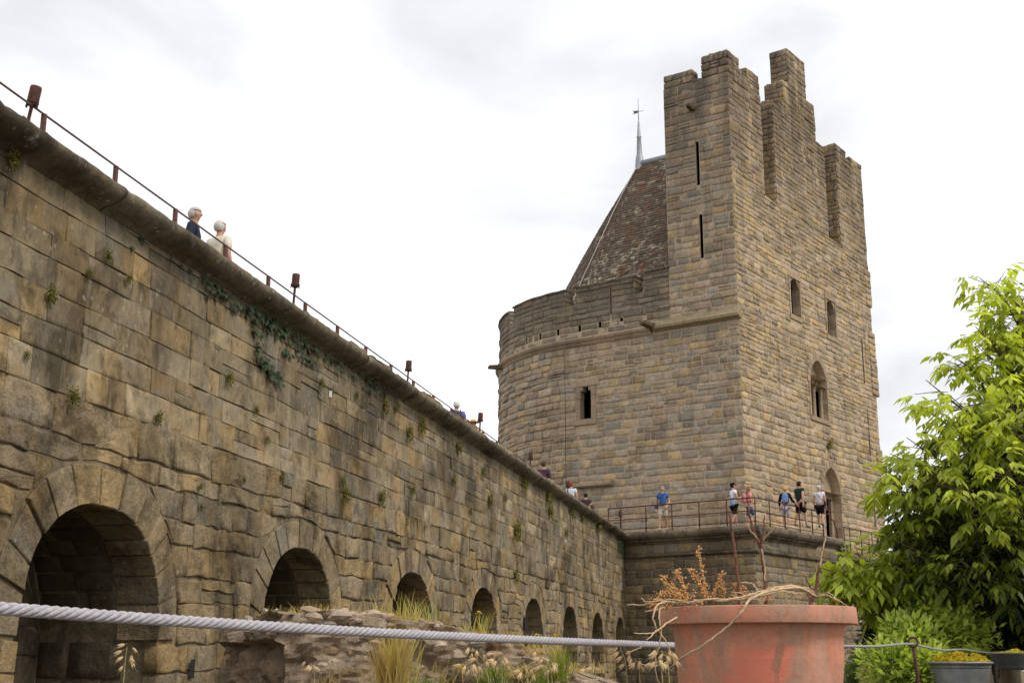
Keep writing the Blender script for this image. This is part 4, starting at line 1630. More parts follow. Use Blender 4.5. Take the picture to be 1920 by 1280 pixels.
def person(loc, rz, H, label, shirt, legs_col, hair, arms=None, legs=None, shorts=True, sleeve=.5, cap=None, pack=None, group=None, lean=0.0, bag=None, slim=1.0, hair_long=False, headturn=0.0, shoe=(.06, .05, .05), skirt=False):
    """standing or walking figure, facing +Y before rotation; joints in metres for 1.75 m"""
    t = thing('person', loc, label, 'person', group, rz)
    k = H / 1.75
    arms = arms or {}
    legs = legs or {}
    def arm(sg):
        d = dict(el=(.25, -.03, 1.13), wr=(.25, .07, .90))
        d.update(arms.get(sg, {}))
        return [(sg * .175 * slim, lean * .45, 1.425), (sg * d['el'][0], d['el'][1] + lean * .3, d['el'][2]), (sg * d['wr'][0], d['wr'][1] + lean * .2, d['wr'][2])]
    def leg(sg):
        d = dict(kn=(.10, .04, .50), an=(.10, -.02, .09))
        d.update(legs.get(sg, {}))
        return [(sg * .09, 0, .90), (sg * d['kn'][0], d['kn'][1], d['kn'][2]), (sg * d['an'][0], d['an'][1], d['an'][2])]
    V, E, Rr = [], [], []
    def add(p, r, par=None):
        V.append(Vector(p) * k)
        Rr.append(r * k)
        if par is not None: E.append((par, len(V) - 1))
        return len(V) - 1
    L = lean
    pel = add((0, 0, .95), .125 * slim)
    wa = add((0, L * .15, 1.12), .108 * slim, pel)
    ch = add((0, L * .35, 1.33), .125 * slim, wa)
    nb = add((0, L * .48, 1.465), .062, ch)
    nk = add((0, L * .55 + .01, 1.53), .050, nb)
    hl = add((0, L * .62 + .03, 1.595), .068, nk)
    hm = add((0, L * .66 + .02, 1.665), .088, hl)
    ht = add((0, L * .68 + .005, 1.715), .068, hm)
    sh, ch_ = math.sin(headturn), math.cos(headturn)
    ns = add((sh * .11, L * .66 + .02 + ch_ * .105, 1.635), .014, hm)
    for sg in (-1, 1): add((sg * .088 * ch_, L * .66 + .015 - sg * sh * .08, 1.645), .014, hm)
    for sg in (-1, 1):
        a = arm(sg)
        s0 = add(a[0], .058 * slim + .004, ch)
        e0 = add(a[1], .040 * slim + .002, s0)
        w0 = add(a[2], .026, e0)
        d = (Vector(a[2]) - Vector(a[1])).normalized()
        side = d.cross(Vector((0, 0, 1)))
        side = (side.normalized() if side.length > .1 else Vector((1, 0, 0)))
        nrm = side.cross(d)
        pm = Vector(a[2]) + d * .075
        p0 = add(pm, .034, w0)
        for f, (o, ln) in enumerate(((-.028, .075), (-.010, .088), (.010, .082), (.027, .062))):
            f1 = add(pm + d * .035 + side * o, .010, p0)
            f2 = add(pm + d * (.035 + ln * .6) + side * o * 1.1 - nrm * .008, .009, f1)
            add(pm + d * (.035 + ln) + side * o * 1.1 - nrm * .030, .0075, f2)
        th = add(Vector(a[2]) + d * .045 + side * (-.045 * sg), .011, p0)
        add(Vector(a[2]) + d * .095 + side * (-.062 * sg), .009, th)
    for sg in (-1, 1):
        g = leg(sg)
        h0 = add(g[0], .088 * slim, pel)
        k0 = add(g[1], .058 * slim, h0)
        c0 = add(Vector(g[1]).lerp(Vector(g[2]), .35) - Vector((0, .02, 0)), .056 * slim, k0)
        a0 = add(g[2], .036, c0)
        add(Vector(g[2]) + Vector((sg * .01, .14, -.045)), .034, a0)
    link('body', skin_mesh('body', V, E, Rr, SKIN), t, True)
    # shirt
    V, E, Rr = [], [], []
    gr = .022
    pel = add((0, 0, .93), .135 * slim + gr)
    wa = add((0, L * .15, 1.12), .115 * slim + gr, pel)
    ch = add((0, L * .35, 1.33), .128 * slim + gr, wa)
    add((0, L * .47, 1.45), .072 + gr * .3, ch)
    for sg in (-1, 1):
        a = arm(sg)
        s0 = add(a[0], .062 * slim + gr, ch)
        m_ = Vector(a[0]).lerp(Vector(a[1]), sleeve if sleeve <= 1 else 1.0)
        e0 = add(m_, .052 * slim + gr * .7, s0)
        if sleeve > 1: add(Vector(a[1]).lerp(Vector(a[2]), sleeve - 1), .036 + gr * .5, e0)
    link('shirt', skin_mesh('shirt', V, E, Rr, shirt), t, True)
    V, E, Rr = [], [], []
    pel = add((0, 0, .95), .132 * slim + .012)
    for sg in (-1, 1):
        g = leg(sg)
        h0 = add(Vector(g[0]) - Vector((0, 0, .04)), .096 * slim + gr * .8, pel)
        if shorts:
            add(Vector(g[0]).lerp(Vector(g[1]), .92), .084 * slim + gr * .7, h0)
        else:
            k0 = add(g[1], .066 * slim + gr * .6, h0)
            add(Vector(g[1]).lerp(Vector(g[2]), .95), .05 + gr * .6, k0)
    link('shorts' if shorts else 'trousers', skin_mesh('shorts', V, E, Rr, legs_col), t, True)
    for sg in (-1, 1):
        g = leg(sg)
        V, E, Rr = [], [], []
        a0 = add(Vector(g[2]) + Vector((0, -.03, -.035)), .050)
        a1 = add(Vector(g[2]) + Vector((sg * .01, .08, -.045)), .044, a0)
        add(Vector(g[2]) + Vector((sg * .015, .17, -.058)), .034, a1)
        link('shoe', skin_mesh('shoe', V, E, Rr, cloth(shoe)), t, True)
    hc = Vector((0, L * .66 + .005, 1.665))
    b = MB()
    if hair is not None:
        superell(b, (hc + Vector((0, .004, .022))) * k, (.090 * k, .096 * k, .082 * k), 1.0, 14, 8, .12)
        superell(b, (hc - Vector((0, .020, .012))) * k, (.0905 * k, .088 * k, .097 * k), 1.0, 14, 9, -.72)
        if hair_long: superell(b, (hc - Vector((0, .085, .13))) * k, (.05 * k, .045 * k, .17 * k), 1.0, 10, 8, -.95)
        b.build('hair', cloth(hair), t, True)
    if cap:
        b = MB()
        superell(b, (hc + Vector((0, 0, .018))) * k, (.104 * k, .110 * k, .088 * k), .9, 16, 7, .0)
        if cap[1] == 'brim': b.lathe([(.09, .0), (.19, -.018), (.195, -.014), (.09, .012)], (hc + Vector((0, 0, .02))) * k, 20)
        else: superell(b, (hc + Vector((sh * .10, .10 * ch_, .022))) * k, (.075 * k, .085 * k, .012 * k), .9, 14, 5, -.9)
        b.build('hat' if cap[1] == 'brim' else 'cap', cloth(cap[0]), t, True)
    for sg in (-1, 1):
        b = MB()
        superell(b, (hc + Vector((sg * .034 * ch_ + sh * .085, .083 * ch_ - sg * .03 * sh, -.012))) * k, (.007 * k, .006 * k, .006 * k), 1, 8, 4, -.95)
        b.build('eye', cloth((.03, .02, .02)), t, True)
    if pack:
        b = MB()
        superell(b, Vector((0, L * .3 - .215, 1.25)) * k, (.14 * k * slim, .085 * k * slim, .20 * k), .55, 16, 10, -.97)
        superell(b, Vector((0, L * .3 - .215 - .08 * slim, 1.17)) * k, (.10 * k * slim, .03 * k, .09 * k), .55, 12, 8, -.97)
        pk = b.build('backpack', cloth(pack), t, True)
        for sg in (-1, 1):
            b = MB()
            b.tube([Vector(p) * k for p in ((sg * .09, L * .3 - .17, 1.42), (sg * .095, L * .4 - .05, 1.51), (sg * .10, L * .4 + .11, 1.44), (sg * .12, L * .35 + .155, 1.30), (sg * .14, L * .3 + .06, 1.14), (sg * .12, L * .3 - .14, 1.08))], .014 * k, 6)
            b.build('strap', cloth(tuple(c * .35 for c in pack)), pk, True)
    if bag:
        b = MB()
        superell(b, Vector(bag[1]) * k, tuple(x * k for x in bag[2]), .5, 12, 8, -.97)
        bg_ = b.build('shoulder_bag', cloth(bag[0]), t, True)
        b = MB()
        p1 = Vector(bag[1])
        b.tube([Vector(p) * k for p in (p1 + Vector((0, 0, bag[2][2])), (p1.x * .75, .14 + L * .3, 1.22), (0, .155 + L * .35, 1.34), (-math.copysign(.11, p1.x), .06 + L * .4, 1.49), (-math.copysign(.08, p1.x), -.14 + L * .3, 1.40), (p1.x * .6, -.17, 1.15), p1 + Vector((0, -.02, bag[2][2])))], .012 * k, 5)
        b.build('strap', cloth((.04, .04, .05)), bg_, True)
    return t


def stand(px, py, Y, z):
    """point of the ground or walk at depth Y seen in picture column px"""
    u, v = px - 960, 640 - py
    r = Vector((u, -v * SP + F_PX * CP, 0))
    return Vector((r.x / r.y * Y, Y, z))


STEP1 = {1: dict(kn=(.10, .16, .52), an=(.10, .20, .09)), -1: dict(kn=(.10, -.02, .50), an=(.10, -.22, .14))}
STEP2 = {-1: dict(kn=(.10, .14, .52), an=(.10, .17, .09)), 1: dict(kn=(.10, .0, .50), an=(.10, -.18, .13))}
ZW = Z_WALK + .02
GP = None
person(stand(1243, 950, 51.6, ZW), R_(160), 1.76, 'grey-haired man in blue t-shirt and beige shorts walking alone along the tower walkway', cloth((.045, .13, .36)), cloth((.55, .48, .38)), (.33, .30, .28),
       arms={1: dict(el=(.27, -.06, 1.13), wr=(.26, .06, .90)), -1: dict(el=(.27, -.02, 1.13), wr=(.22, .20, .98))}, legs=STEP1, shoe=(.4, .37, .33), bag=((.05, .05, .06), (.24, .05, .93), (.07, .06, .10)))
person(stand(1375, 945, 50.9, ZW), R_(-75), 1.80, 'man in white shirt, black shorts and black cap looking down at his hands', cloth((.78, .78, .80)), cloth((.012, .012, .016)), (.02, .015, .012),
       arms={1: dict(el=(.24, .06, 1.14), wr=(.10, .30, 1.22)), -1: dict(el=(.24, .06, 1.14), wr=(.10, .30, 1.20))}, legs=STEP2, cap=((.012, .012, .014), 'cap'), bag=((.22, .33, .52), (.22, -.14, 1.0), (.09, .08, .14)))
person(stand(1405, 945, 50.95, ZW), R_(-80), 1.69, 'woman in pink top and denim shorts with long light brown hair', cloth((.75, .30, .28)), cloth((.07, .11, .19)), (.30, .16, .08),
       arms={1: dict(el=(.22, -.02, 1.13), wr=(.16, .20, 1.10)), -1: dict(el=(.22, -.02, 1.13), wr=(.16, .2, 1.08))}, legs=STEP1, slim=.84, hair_long=True, pack=(.62, .25, .25), shoe=(.5, .45, .4))
person(stand(1473, 945, 52.1, ZW + .11), R_(-15), 1.70, 'blond person in black top and patterned white shorts with a blue backpack', cloth((.012, .012, .014)), cloth((.42, .42, .48), 'print'), (.50, .34, .13),
       arms={1: dict(el=(.27, .05, 1.18), wr=(.42, .16, 1.05))}, legs=STEP2, sleeve=1.7, slim=.92, pack=(.16, .25, .50), shoe=(.6, .6, .6))
person(stand(1500, 945, 52.55, ZW + .22), R_(-60), 1.86, 'tall man in dark green shirt and dark shorts between the blond person and the door', cloth((.022, .045, .042)), cloth((.014, .016, .02)), (.035, .022, .015),
       arms={-1: dict(el=(.27, .02, 1.15), wr=(.16, .26, 1.12)), 1: dict(el=(.27, -.10, 1.15), wr=(.30, -.12, .93))}, legs=STEP1, slim=1.1, shoe=(.1, .1, .1))
person(stand(1537, 945, 53.5, ZW + .33), R_(-25), 1.70, 'person in white cap and white shirt with black shorts just outside the tower door', cloth((.72, .68, .76)), cloth((.012, .012, .015)), (.5, .48, .45),
       legs=STEP2, slim=1.05, cap=((.7, .68, .62), 'cap'), bag=((.03, .03, .05), (.22, .03, 1.0), (.05, .07, .10)))
ZR = 5.85
def wall_person(s, off, *a, **k): return person(wmap(s, ZR, off), *a, **k)
wall_person(17.01, -1.66, R_(-85), 1.72, 'white-haired man in dark jacket in profile behind the rampart railing', cloth((.03, .035, .055)), cloth((.05, .05, .06)), (.52, .505, .49), shorts=False, sleeve=1.85)
wall_person(17.55, -1.5, R_(-30), 1.68, 'person with white hair and cream shirt seen from behind on the rampart', cloth((.72, .66, .52)), cloth((.35, .3, .22)), (.60, .56, .52), shorts=False, sleeve=.7)
wall_person(32.5, -1.7, R_(10), 1.72, 'white-haired person in purple shirt with a dark backpack on the rampart walk', cloth((.17, .14, .42)), cloth((.1, .1, .12)), (.68, .66, .62), shorts=False, pack=(.06, .07, .13))
wall_person(34.7, -1.8, R_(-10), 1.62, 'person in wide straw hat half hidden behind the rampart edge', cloth((.50, .36, .22)), cloth((.2, .18, .15)), (.3, .2, .1), shorts=False, cap=((.60, .38, .15), 'brim'))
wall_person(43.6, -1.55, R_(-20), 1.72, 'brown-haired person in dark plum top on the rampart before the round tower', cloth((.07, .035, .055)), cloth((.04, .04, .05)), (.09, .05, .03), shorts=False, sleeve=1.6)
wall_person(48.5, -1.45, R_(-15), 1.64, 'red-haired person in white and blue top near the end of the rampart', cloth((.55, .58, .66)), cloth((.05, .06, .1)), (.28, .07, .03), shorts=False)
wall_person(51.6, -1.4, R_(0), 1.58, 'dark-haired person in dark top, last one on the rampart beside the walkway corner', cloth((.05, .03, .04)), cloth((.03, .03, .04)), (.03, .02, .02), shorts=False)


# ================================================================== foreground: terrace, pot, ropes
def pt(x, y, Y):
    u, v = x - 960, 640 - y
    r = Vector((u, -v * SP + F_PX * CP, v * CP + F_PX * SP))
    return Vector((0, 0, CZ)) + r * (Y / r.y)


M_TERRA = None


def terracotta():
    m, nt, bs, out = mat('faded_terracotta')
    g = N(nt)
    p = g.obj()
    base = g.mix(g.mapr(g.noise(p, 7, 5, .6), .35, .65), (.66, .245, .14), (.56, .235, .15))
    # grey-brown grime in streaks, a scraped bright patch at the front
    gr = g.noise(g.mapping(p, (6, 6, 2.6)), 1.5, 9, .70, .5)
    base = g.mix(g.mapr(gr, .46, .58, 0, .80), base, (.37, .235, .16))
    sp = g.noise(p, 55, 6, .75)
    base = g.mix(g.mapr(sp, .52, .66, 0, .55), base, g.mix(1.0, base, (.66, .64, .62), 'MULTIPLY'))
    base = g.mix(g.mapr(sp, .46, .34, 0, .45), base, g.mix(1.0, base, (1.25, 1.3, 1.3), 'MULTIPLY'))
    pale = g.noise(g.mapping(p, (8, 8, 2), (3, 1, 2)), 1.5, 6, .7)
    base = g.mix(g.mapr(pale, .54, .70, 0, .6), base, (.62, .36, .27))
    x, y, z = g.sep(p)[0], g.sep(p)[1], g.sep(p)[2]
    wob = g.math('MULTIPLY', g.math('SUBTRACT', g.noise(p, 16, 5, .6), .5), .085)
    dx = g.math('ADD', g.math('SUBTRACT', x, g.math('MULTIPLY', g.math('SUBTRACT', z, .17), .28)), wob)
    ex = g.math('ABSOLUTE', g.math('ADD', dx, .030))
    patch = g.math('MULTIPLY', g.mapr(ex, .062, .046), g.math('MULTIPLY', g.mapr(g.math('ADD', z, wob), .262, .246), g.mapr(y, -.05, -.07)))
    base = g.mix(g.math('MULTIPLY', patch, .9), base, (.68, .205, .13))
    hole = g.math('MULTIPLY', patch, g.mapr(g.noise(g.mapping(p, (30, 30, 11), (.4, 2, .7)), 1.0, 4, .5), .57, .62))
    base = g.mix(g.math('MULTIPLY', hole, .85), base, (.33, .17, .11))
    sc = g.noise(g.mapping(p, (90, 90, 40)), 1.0, 3, .5)
    base = g.mix(g.mapr(sc, .70, .76, 0, .3), base, (.62, .50, .42))
    g.plug(bs.inputs['Base Color'], base)
    bs.inputs['Roughness'].default_value = .62
    bs.inputs['Specular IOR Level'].default_value = .3
    g.plug(bs.inputs['Normal'], g.bump(g.noise(p, 90, 7, .7), .8, .0022))
    return m


M_TERRA = terracotta()
PC = pt(1419, 1140, 2.70)
PZ = .775


def pot():
    t = thing('flower_pot', (PC.x, PC.y, PZ), 'large faded terracotta pot with a broad rim and dried plants, in front of the tower', 'flower pot')
    H = 1.098 - PZ
    b = MB()
    b.lathe([(.0, .0), (.118, .0), (.121, .006), (.1475, H - .145), (.1745, H - .034), (.1755, H - .031)], (0, 0, 0), 72)
    b.lathe([(.168, H - .10), (.155, .10), (.12, .02), (0, .02)], (0, 0, 0), 48)
    b.build('pot_body', M_TERRA, t, True)
    b = MB()
    b.lathe([(.1755, H - .031), (.1955, H - .0335), (.1978, H - .0330), (.1983, H - .0318), (.1968, H - .0025), (.1960, H - .0006), (.1945, H), (.176, H), (.170, H - .005), (.168, H - .10)], (0, 0, 0), 72)
    b.build('rim', M_TERRA, t, True)
    b = MB()
    vs_ = [(0, 0, H - .022)]
    for k in range(24):
        a = 2 * math.pi * k / 24
        vs_.append((.1705 * math.cos(a), .1705 * math.sin(a), H - .03 + rng.uniform(0, .012)))
    b.add(vs_, [(0, 1 + k, 1 + (k + 1) % 24) for k in range(24)], smooth=True)
    b.build('soil', plain('dry_soil', (.16, .11, .07), .95, 0, .4, 60, .004), t, True)
    return H


POT_H = pot()
b = MB()
M_PLINTH = stone_mat('garden_stone', [(.33, .28, .21), (.30, .26, .20)], .02, .008, .3, None, .3, .2, 40)
pl = thing('stone_plinth', (PC.x, PC.y, 0), 'rough stone block that carries the terracotta pot', 'stone block')
b.box((0, 0, PZ / 2 - .035), (.20, .20, PZ / 2 - .035), None, rt())
b.build('block', M_PLINTH, pl, True)
b = MB()
b.box((0, 0, PZ - .035), (.24, .24, .035), None, rt())
b.build('cap_slab', M_PLINTH, pl, True)

M_TWIG = plain('dead_twig', (.16, .065, .045), .75, 0, .4, 90, .0008)
M_PALE = plain('dry_stem', (.52, .37, .22), .75, 0, .3, 60, .0006)
M_SEED = plain('dry_seed', (.60, .33, .13), .8, 0, .4, 160, .0006)


def curve_pts(ctrl, n=8):
    """Catmull-Rom through the control points"""
    P = [Vector(c) for c in ctrl]
    P = [P[0] * 2 - P[1]] + P + [P[-1] * 2 - P[-2]]
    out = []
    for i in range(1, len(P) - 2):
        for k in range(n):
            t = k / n
            a, b_, c, d = P[i - 1], P[i], P[i + 1], P[i + 2]
            out.append(.5 * ((2 * b_) + (c - a) * t + (2 * a - 5 * b_ + 4 * c - d) * t * t + (3 * b_ - a - 3 * c + d) * t ** 3))
    out.append(P[-2])
    return out


def stem(parent, name, m, px, Y, r0, r1, n=6, wob=.0012):
    ys = Y if isinstance(Y, (list, tuple)) else [Y] * len(px)
    pts = curve_pts([pt(x, y, yy) for (x, y), yy in zip(px, ys)], n)
    pts = [p + Vector((rng.uniform(-wob, wob), rng.uniform(-wob, wob), rng.uniform(-wob, wob))) for p in pts]
    b = MB()
    k = len(pts) - 1
    b.tube(pts, [(r0 + (r1 - r0) * i / k) * .74 for i in range(k + 1)], 7)
    return b.build(name, m, parent)


BASE = Vector((PC.x, PC.y, PZ + POT_H - .03))
tw = thing('dead_twig', pt(1384, 1130, 2.68), 'upright dead red-brown twig standing left in the terracotta pot', 'dead plant')
stem(tw, 'stem', M_TWIG, [(1388, 1140), (1384, 1095), (1380, 1050), (1375, 1010), (1371, 985), (1369, 962)], 2.68, .0052, .0032)
stem(tw, 'side_twig', M_TWIG, [(1386, 1115), (1370, 1095), (1352, 1080)], [2.68, 2.66, 2.64], .0022, .0012)
stem(tw, 'side_twig', M_TWIG, [(1379, 1062), (1370, 1048), (1366, 1040)], 2.68, .002, .001)
tw = thing('dead_twig', pt(1435, 1130, 2.72), 'forked dead twig with pale peeling bark in the middle of the terracotta pot', 'dead plant')
stem(tw, 'stem', M_TWIG, [(1436, 1138), (1435, 1100), (1431, 1060), (1425, 1025), (1415, 1000), (1407, 975), (1404, 950)], 2.72, .0056, .0026)
stem(tw, 'side_twig', M_TWIG, [(1428, 1030), (1428, 1008), (1432, 985), (1433, 965)], [2.72, 2.71, 2.70, 2.7], .003, .0018)
stem(tw, 'pale_twig', M_PALE, [(1429, 1016), (1440, 1002), (1457, 986)], [2.72, 2.69, 2.66], .0028, .0018)
stem(tw, 'pale_twig', M_PALE, [(1420, 1010), (1410, 998), (1402, 985)], [2.72, 2.7, 2.69], .0024, .0014)
stem(tw, 'side_twig', M_TWIG, [(1424, 1018), (1414, 1014), (1404, 1012)], [2.72, 2.7, 2.69], .002, .001)
stem(tw, 'bark_strip', M_PALE, [(1434, 1090), (1434, 1068), (1431, 1048), (1428, 1028)], 2.712, .0022, .0018)
stem(tw, 'side_twig', M_PALE, [(1432, 1110), (1424, 1092), (1418, 1078)], [2.72, 2.7, 2.69], .0016, .001)
tw = thing('dead_twig', pt(1528, 1130, 2.70), 'leaning dead twig with pale split tip at the right of the terracotta pot', 'dead plant')
stem(tw, 'stem', M_TWIG, [(1518, 1138), (1530, 1100), (1535, 1070), (1541, 1040), (1546, 1010)], 2.70, .0058, .0030)
stem(tw, 'pale_twig', M_PALE, [(1537, 1062), (1541, 1040), (1547, 1012), (1548, 1000)], 2.692, .0026, .0012)
stem(tw, 'side_twig', M_TWIG, [(1526, 1112), (1514, 1090), (1508, 1078)], [2.70, 2.68, 2.67], .0022, .0012)
stem(tw, 'side_twig', M_TWIG, [(1524, 1128), (1512, 1110), (1506, 1098)], [2.70, 2.72, 2.73], .003, .0016)

dv = thing('dry_vine', pt(1520, 1118, 2.62), 'tangle of pale dry vine stems lying over the rim of the terracotta pot', 'dead plant')
VN = [([(1530, 1118), (1500, 1102), (1460, 1104), (1430, 1112), (1404, 1126), (1390, 1147), (1360, 1178), (1320, 1208), (1285, 1228), (1262, 1246)], [2.66, 2.6, 2.55, 2.52, 2.50, 2.485, 2.505, 2.52, 2.55, 2.58], .0040, .0030),
      ([(1524, 1116), (1490, 1098), (1455, 1101), (1415, 1112), (1375, 1122), (1330, 1122), (1290, 1128), (1240, 1131), (1176, 1134)], [2.66, 2.64, 2.62, 2.60, 2.58, 2.56, 2.56, 2.57, 2.6], .0034, .0016),
      ([(1528, 1112), (1508, 1101), (1470, 1100), (1440, 1107), (1395, 1121), (1345, 1126)], [2.7, 2.68, 2.66, 2.65, 2.63, 2.6], .0030, .0016),
      ([(1532, 1118), (1550, 1116), (1570, 1124), (1590, 1136)], [2.66, 2.6, 2.57, 2.56], .0028, .0012),
      ([(1535, 1114), (1556, 1112), (1572, 1126)], [2.68, 2.64, 2.6], .0020, .001),
      ([(1500, 1114), (1470, 1108), (1440, 1112), (1415, 1119)], [2.7, 2.62, 2.58, 2.57], .0026, .0014),
      ([(1390, 1092), (1410, 1094), (1422, 1110), (1428, 1118)], [2.72, 2.70, 2.69, 2.68], .0030, .0016),
      ([(1265, 1128), (1238, 1130), (1225, 1150), (1228, 1172), (1242, 1190), (1255, 1215), (1258, 1235), (1245, 1248)], [2.58, 2.52, 2.49, 2.49, 2.5, 2.5, 2.5, 2.5], .0026, .0014),
      ([(1238, 1140), (1236, 1158), (1240, 1180), (1236, 1210), (1230, 1232), (1230, 1262), (1236, 1282)], [2.52, 2.49, 2.49, 2.49, 2.49, 2.49, 2.5], .0020, .0012),
      ([(1268, 1156), (1240, 1175), (1222, 1190), (1212, 1200)], [2.54, 2.49, 2.47, 2.46], .0026, .0012),
      ([(1240, 1178), (1218, 1187), (1188, 1187)], [2.5, 2.48, 2.46], .0022, .0010),
      ([(1258, 1236), (1230, 1248), (1197, 1242)], [2.52, 2.5, 2.48], .0018, .0010),
      ([(1204, 1212), (1182, 1222), (1172, 1226)], [2.47, 2.47, 2.47], .0018, .0010),
      ([(1246, 1138), (1222, 1144), (1210, 1145)], [2.54, 2.5, 2.48], .0018, .0008),
      ([(1330, 1122), (1300, 1130), (1262, 1124), (1214, 1128), (1203, 1120)], [2.57, 2.56, 2.56, 2.56, 2.56], .0022, .0012),
      ([(1480, 1122), (1490, 1112), (1502, 1122)], [2.6, 2.58, 2.57], .0016, .001),
      ([(1394, 1142), (1392, 1134), (1388, 1128)], [2.49, 2.48, 2.47], .0016, .0008)]
for (px, Y, r0, r1) in VN: stem(dv, 'vine_stem', M_PALE, px, Y, r0, r1)

SEEDS = [([(1285, 1134), (1268, 1108), (1248, 1092), (1243, 1080)], 'left'), ([(1282, 1132), (1282, 1100), (1272, 1082), (1270, 1068)], 'left'), ([(1262, 1134), (1246, 1126), (1232, 1124), (1224, 1130)], 'left'),
         ([(1290, 1130), (1276, 1118), (1258, 1112), (1236, 1112)], 'left'), ([(1260, 1136), (1240, 1138), (1222, 1136), (1216, 1130)], 'left'), ([(1288, 1128), (1284, 1112), (1284, 1098)], 'left'), ([(1276, 1130), (1262, 1106), (1256, 1096)], 'left'),
         ([(1324, 1130), (1320, 1090), (1313, 1055), (1309, 1026)], 'mid'), ([(1322, 1120), (1316, 1098), (1304, 1080), (1295, 1066)], 'mid'), ([(1330, 1126), (1322, 1110), (1316, 1100)], 'mid'),
         ([(1360, 1126), (1356, 1108), (1352, 1090), (1354, 1074)], 'right'), ([(1338, 1126), (1342, 1108), (1346, 1092)], 'right'), ([(1376, 1124), (1378, 1104), (1380, 1094)], 'right'), ([(1398, 1126), (1392, 1108), (1396, 1100)], 'right'), ([(1440, 1128), (1444, 1110), (1442, 1100)], 'right')]
SL = {'left': 'bushy clump of dry orange seed stalks at the left of the terracotta pot', 'mid': 'tallest dry orange seed stalk in the terracotta pot', 'right': 'short dry orange seed stalks between the twigs of the terracotta pot'}
ico_v, ico_f = [], []
ph = (1 + 5 ** .5) / 2
for a in (-1, 1):
    for c in (-ph, ph): ico_v += [(0, a, c), (a, c, 0), (c, 0, a)]
oct_v = [(1, 0, 0), (-1, 0, 0), (0, 1, 0), (0, -1, 0), (0, 0, 1), (0, 0, -1)]
oct_f = [(0, 2, 4), (2, 1, 4), (1, 3, 4), (3, 0, 4), (2, 0, 5), (1, 2, 5), (3, 1, 5), (0, 3, 5)]
for grp in ('left', 'mid', 'right'):
    t = thing('seed_stalk', pt({'left': 1280, 'mid': 1323, 'right': 1370}[grp], 1130, 2.68), SL[grp], 'dead plant')
    sb = MB()
    for (px, gname) in SEEDS:
        if gname != grp: continue
        yy = 2.58 if grp == 'left' else 2.70
        stem(t, 'stalk', M_SEED, px, yy, .0016, .0008)
        pts = curve_pts([pt(x, y, yy) for x, y in px], 14)
        for i, p in enumerate(pts):
            if i < len(pts) * .16: continue
            for _ in range(2):
                r = rng.uniform(.0014, .0030)
                c = p + Vector((rng.gauss(0, .0035), rng.gauss(0, .0035), rng.gauss(0, .003)))
                sb.add([c + Vector(v) * r for v in oct_v], oct_f, rt(), True)
    if grp == 'left':
        for _ in range(120):
            c = pt(rng.gauss(1266, 22), rng.gauss(1122, 10), rng.uniform(2.54, 2.64))
            r = rng.uniform(.0013, .0028)
            sb.add([c + Vector(v) * r for v in oct_v], oct_f, rt(), True)
    tag(sb.build('seed_heads', M_SEED, t), kind='stuff')
    if grp == 'right':
        hb = MB()
        for _ in range(60):
            x0 = rng.gauss(1408, 16)
            a = pt(x0, rng.gauss(1120, 5), rng.uniform(2.6, 2.75))
            hb.tube([a, a + Vector((rng.uniform(-.03, .03), rng.uniform(-.03, .03), rng.uniform(-.002, .012)))], .0009, 4)
        tag(hb.build('straw', M_PALE, t), kind='stuff')


# ---- ropes: a thick laid rope from the left to a post behind the pot, a thinner one on to the ring post and the post beyond
M_ROPE = plain('grey_rope', (.40, .375, .40), .8, 0, .22, 150, .0012)
M_ROPE2 = plain('thin_grey_rope', (.30, .29, .27), .8, 0, .2, 60, .001)


def laid_rope(b, pts, R, strands=5, pitch=None):
    pitch = pitch or R * 9.5
    L = 0.0
    acc = [0.0]
    for p, q in zip(pts, pts[1:]):
        L += (q - p).length
        acc.append(L)
    n = int(L / (pitch / 9))
    def along(s):
        for i in range(len(acc) - 1):
            if s <= acc[i + 1] or i == len(acc) - 2:
                k = (s - acc[i]) / max(1e-9, acc[i + 1] - acc[i])
                return pts[i].lerp(pts[i + 1], k), (pts[i + 1] - pts[i]).normalized()
    for st in range(strands):
        path = []
        for i in range(n + 1):
            s = L * i / n
            c, d = along(s)
            x = d.cross(Vector((0, 0, 1))).normalized()
            y = x.cross(d)
            a = 2 * math.pi * (s / pitch + st / strands)
            path.append(c + (x * math.cos(a) + y * math.sin(a)) * R * .55)
        b.tube(path, R * .45, 8)


rope = thing('barrier_rope', pt(600, 1180, 2.0), 'thick grey twisted rope running low across the view in front of the arches', 'rope')
rp = []
for k in range(41):
    x = -420 + (1330 + 420) * k / 40
    d = 1 / (1 / 1.39 + (1 / 3.02 - 1 / 1.39) * x / 1235)
    xs = x / 1235
    y = 1140 + 68 * (1.37 * xs - .37 * xs * xs) if x > 0 else 1140 + x * .075
    rp.append(pt(x, y, d))
b = MB()
laid_rope(b, rp, .0076)
b.build('rope', M_ROPE, rope)
ip = thing('iron_post', (rp[-1].x, rp[-1].y + .02, 0), 'iron post behind the terracotta pot holding both ropes', 'post')
b = MB()
b.tube([(rp[-1].x, rp[-1].y + .02, 0), (rp[-1].x, rp[-1].y + .02, rp[-1].z + .02)], .009, 8)
b.build('rod', M_RUST, ip)
YP = 6.2
ring_c = pt(1712, 1203, YP)
r2 = thing('thin_rope', ring_c, 'thin grey rope sagging between the ringed iron post and the posts beside it', 'rope')
b = MB()
pa = [rp[-1], pt(1500, 1212, 3.9), pt(1580, 1210.5, 4.7), pt(1640, 1211, 5.3), pt(1690, 1207, 5.95), ring_c + Vector((0, -.012, -.008))]
b.tube(curve_pts(pa, 6), .0052, 6)
b.build('rope', M_ROPE2, r2)
b = MB()
pb = [ring_c + Vector((.0, .012, -.008)), pt(1735, 1212, 6.35), pt(1770, 1218, 6.6), pt(1805, 1217, 6.9), pt(1862, 1223, 7.2), pt(1905, 1215, 7.8)]
